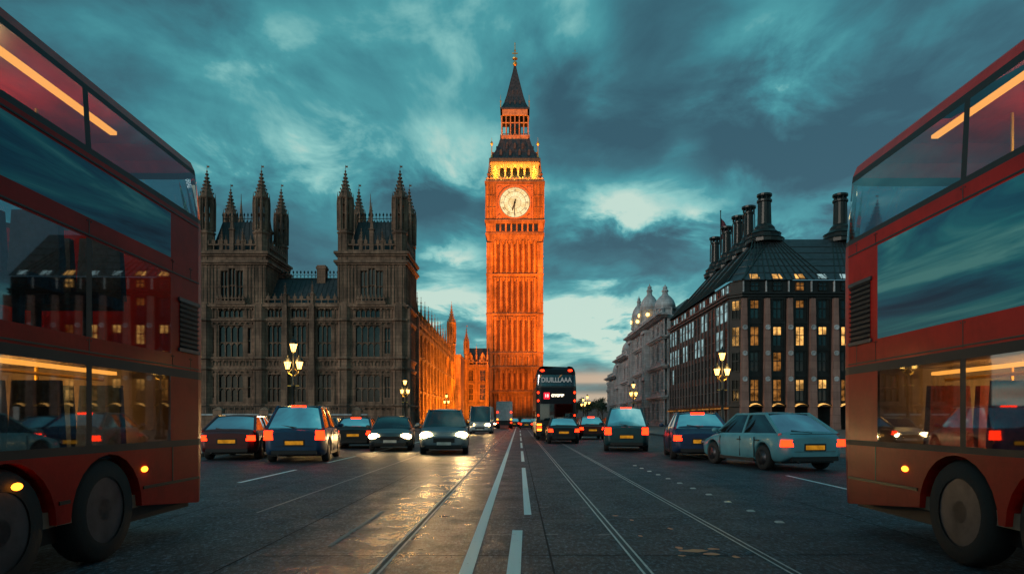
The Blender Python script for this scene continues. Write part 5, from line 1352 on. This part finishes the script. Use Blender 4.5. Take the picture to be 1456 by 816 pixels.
    for s in (-1, 1):
        b.tube(cor(s, f0, f1, zb_), cor(s, f0, f1, zt_), .035, 6); b.tube(cor(s, r0, r1, zb_), cor(s, r0, r1, zt_), .05 if style != 'van' else .06, 6)
        b.tube(cor(s, f1, f1, zt_), cor(s, r1, r1, zt_), .035, 6)
        if style != 'van': ym = f1+(r1-f1)*.45; b.tube(cor(s, ym, ym, zb_), cor(s, ym, ym, zt_), .035, 6)
    b.build('roof', pm, T)
    # seams, handles, sills, tailgate line, wiper, exhaust
    b = MB()
    for s in (-1, 1):
        if style != 'van':
            ym = f1+(r1-f1)*.45
            for yy in (wy[0]+rw*1.5, ym, wy[1]-rw*1.1): b.box(s*hw*.985-.012, s*hw*.985+.012, yy-.008, yy+.008, .32, belt-.1)
        b.box(s*hw*.93-.03, s*hw*.93+.03, wy[0]+rw*1.3, wy[1]-rw*1.3, .2, .3)
        b.tube(cor(s, f0, f0, zb_+.01), cor(s, r0, r0, zb_+.01), .014, 5)
        for yy in (f1+.55, f1+1.45): b.box(s*hw-.02, s*hw+.02, yy, yy+.16, belt-.2, belt-.17)
    b.box(-hw*.74, hw*.74, L+.035, L+.056, belt-.02, belt-.005); b.box(-hw*.62, hw*.62, L+.04, L+.058, .5, .508)
    b.tube((-.05, r0+.05, zb_+.04), (.42, (r0*.8+r1*.2)+.06, zb_+.1), .012, 5); b.tube((.45, L-.1, .25), (.45, L+.06, .25), .035, 8)
    b.build('trim', M['black'], T)
    for w in wy:
        for s in (-1, 1):
            wm = Matrix.Translation((s*(hw-.13), w, rw)) @ Matrix.Rotation(s*math.pi/2, 4, 'Y')
            q = MB(wm); q.lathe([(rw*.62, -.1), (rw*.95, -.1), (rw, -.06), (rw, .06), (rw*.95, .1), (rw*.62, .1)], 0, 0, 20, smooth=True, cap=False); wo_ = q.build('wheel', M['tyre'], T)
            q = MB(wm); q.lathe([(rw*.66, .09), (rw*.58, .03), (rw*.2, .04), (.02, .05)], 0, 0, 20, smooth=True)
            for k in range(5): a = 2*math.pi*k/5; q.tube((0, 0, .06), (rw*.6*math.cos(a), rw*.6*math.sin(a), .07), .03, 4)
            q.build('rim', M['rim'], wo_)
    zl = lerp(.05, top)-.13
    for s in (-1, 1):
        q = MB(); q.ball((s*hw*.70, .045, zl), .23, .13, .12); hl = q.build('headlight', (headmat or M['head']) if head else M['rim'], T)
        hh_ = .14 if style == 'suv' else .085; q = MB(); zc_ = zl+.10
        q.frustum(s*hw*.79, L-.03, zc_-hh_, zc_+hh_, hw*.145, .085, hw*.13, .075); q.build('tail_light', M['tail'] if tail else simple('unlit tail lens', (.2, .01, .01), .2), T)
        q = MB(); q.ball((s*(hw+.09), f0+.25, belt+.05), .10, .07, .07); q.tube((s*hw*.9, f0+.25, belt), (s*(hw+.06), f0+.25, belt+.02), .02, 5); q.build('wing_mirror', pm, T)
        if beams:
            spot(T, (s*hw*.68, -.16, zl), (s*hw*.68, -12, -.2), beams, (1.0, .58, .22), 75, .9, .06, 'headlight_beam')
    q = MB(); q.box(-hw*.42, hw*.42, -.062, .02, .45, .62)
    for k in range(4): q.box(-hw*.4, hw*.4, -.072, 0, .46+k*.045, .475+k*.045)
    q.box(-hw*.7, hw*.7, -.055, .05, .26, .36); q.build('grille', M['black'], T)
    q = MB(); q.box(-hw*.7, hw*.7, L-.06, L+.06, .27, .38); q.build('rear_bumper', M['black'], T)
    q = MB(); q.box(-.3, .3, L-.01, L+.058, .52, .7); q.build('plate_recess', M['black'], T); q = MB(); q.box(-.26, .26, L-.01, L+.066, .55, .66); q.build('rear_plate', M['plate_y'] if tail else M['plate_w'], T)
    q = MB(); q.box(-.26, .26, -.08, -.02, .36, .47); q.build('front_plate', M['plate_w'], T)
    if strip_l: q = MB(); q.box(-.22, .22, r1+.02, r1+.06, zt_+.0, zt_+.035); q.build('brake_light', M['tail'], T)
    return T
# facing us = front towards the camera (-y): rz 0 with the front bumper at loc.  rear view: rz 180 with the rear at loc: loc.y+L
def rear_at(x, y, L, turn=0): a = R(180+turn); return ((x - L*math.sin(-a)*0, y+L, 0), a)
def rearcar(label, x, y, turn=0, L=4.4, **k):
    a = R(180+turn); # rear centre at (x,y): loc + R(a)*(0,L) = (x,y)
    loc = (x+L*math.sin(a), y-L*math.cos(a), 0); return car(label, loc, a, L=L, **k)
car('silver-blue people carrier coming towards us with bright headlights, nearest the centre line', (-2.75, 25, 0), R(5), (.10, .16, .20), W=1.85, L=4.6, H=1.72, style='suv', head=True, tail=False, beams=90)
car('dark saloon coming towards us with headlights on, left of the silver-blue people carrier', (-5.2, 27.5, 0), R(7), (.03, .05, .065), W=1.8, L=4.5, H=1.45, style='hatch', head=True, tail=False, beams=55)
car('white van with headlights on, coming from the foot of the floodlit wing', (-3.45, 60, 0), R(-1), (.30, .36, .40), W=2.0, L=5.2, H=2.5, style='van', head=True, tail=False, beams=150)
rearcar('dark blue estate car seen from behind, beside the left bus, with red tail lights', -6.65, 20.2, 9, W=1.85, L=4.7, H=1.75, col=(.012, .05, .11), style='suv', strip_l=True)
rearcar('small black car seen from behind, between the dark blue estate and the dark saloon', -7.3, 30, 6, W=1.75, L=4.1, H=1.42, col=(.012, .012, .014), style='hatch', strip_l=True)
rearcar('maroon car seen from behind, partly hidden behind the left bus', -9.2, 21.5, 8, W=1.8, L=4.4, H=1.46, col=(.09, .012, .014), style='hatch')
car('pale low saloon in the far left lane behind the left bus', (-9.0, 30.5, 0), R(8), (.25, .27, .27), W=1.8, L=4.5, H=1.42, style='saloon', head=True, tail=False, beams=25)
rearcar('black hatchback seen from behind, directly behind the black double-decker bus', 2.38, 36.2, 0, W=1.75, L=3.9, H=1.42, col=(.008, .009, .012), style='hatch')
rearcar('red car seen from behind, just right of the black double-decker bus', 4.75, 44, 0, W=1.8, L=4.3, H=1.5, col=(.14, .018, .012), style='hatch', strip_l=True)
rearcar('dark teal taxi seen from behind, right of the black double-decker bus', 4.3, 27.3, -7, W=1.85, L=4.6, H=1.82, col=(.012, .05, .06), style='suv', strip_l=True)
rearcar('navy blue car seen from behind, between the dark teal taxi and the pale blue car', 5.75, 21.5, -8, W=1.85, L=4.5, H=1.55, col=(.012, .035, .09), style='hatch', strip_l=True)
rearcar('pale blue hatchback seen from behind, beside the right bus', 7.3, 16.9, 12, W=1.85, L=4.3, H=1.5, col=(.10, .30, .36), style='hatch')
rearcar('grey saloon waiting in the far right lane by the pavement', 9.6, 25, 6, W=1.8, L=4.6, H=1.45, col=(.09, .13, .15), style='saloon')
rearcar('black car far down the road left of the black bus, nearest in its lane', .95, 88, 0, W=1.8, L=4.3, H=1.45, col=(.02, .02, .022))
rearcar('dark grey car far down the road, close to the box truck', -.75, 104, 0, W=1.8, L=4.3, H=1.5, col=(.04, .04, .045))
rearcar('brown car far down the road by the right foot of the clock tower', 2.4, 112, 0, W=1.8, L=4.3, H=1.5, col=(.05, .03, .02))
car('dark car with small headlights far down the road, left of the box truck', (-4.4, 105, 0), 0, (.02, .02, .025), head=True, tail=False)
car('far car with headlights on, beyond the red car, in the right lanes', (6.6, 66, 0), 0, (.02, .02, .025), head=True, tail=False)
rearcar('black car far off beyond the dark teal taxi, tail lights glowing', 8.2, 58, 0, W=1.8, L=4.3, H=1.5, col=(.015, .015, .02))

# box truck
def truck():
    T = thing('box_truck', 'pale grey box truck seen from behind, left of the clock tower foot', 'truck', (-2.05, 95, 0))
    b = MB(); b.box(-1.1, 1.1, 0, 5.2, 1.15, 3.75); b.box(-1.13, 1.13, -.03, .05, 3.68, 3.8); b.box(-1.13, -1.05, -.03, .05, 1.1, 3.75); b.box(1.05, 1.13, -.03, .05, 1.1, 3.75); b.box(-.02, .02, -.03, 0, 1.15, 3.7)
    b.build('cargo_box', simple('grey truck box', (.42, .45, .48), .5), T)
    b = MB(); b.frustum(0, 6.4, .7, 2.7, 1.05, 1.0, .95, .7); b.build('cab', simple('truck cab', (.3, .32, .34), .4), T)
    b = MB(); b.box(-1.0, 1.0, .1, 7.2, .65, 1.1); b.box(-1.1, 1.1, -.05, .1, .5, .75); b.build('chassis', M['black'], T)
    for y in (1.2, 6.2):
        for s in (-1, 1):
            q = MB(Matrix.Translation((s*.95, y, .45)) @ Matrix.Rotation(s*math.pi/2, 4, 'Y')); q.lathe([(.25, -.15), (.45, -.14), (.45, .14), (.25, .15)], 0, 0, 18, smooth=True); w = q.build('wheel', M['tyre'], T)
            q = MB(Matrix.Translation((s*.95, y, .45)) @ Matrix.Rotation(s*math.pi/2, 4, 'Y')); q.lathe([(.25, .151), (.1, .10), (.05, .16)], 0, 0, 12); q.build('rim', M['rim'], w)
    for s in (-1, 1):
        for z, m in ((.85, 'tail'), (1.3, 'amber'), (2.3, 'tail')): q = MB(); q.ball((s*.95, -.06, z), .13, .05, .11); q.build('tail_light', M[m], T)
truck()
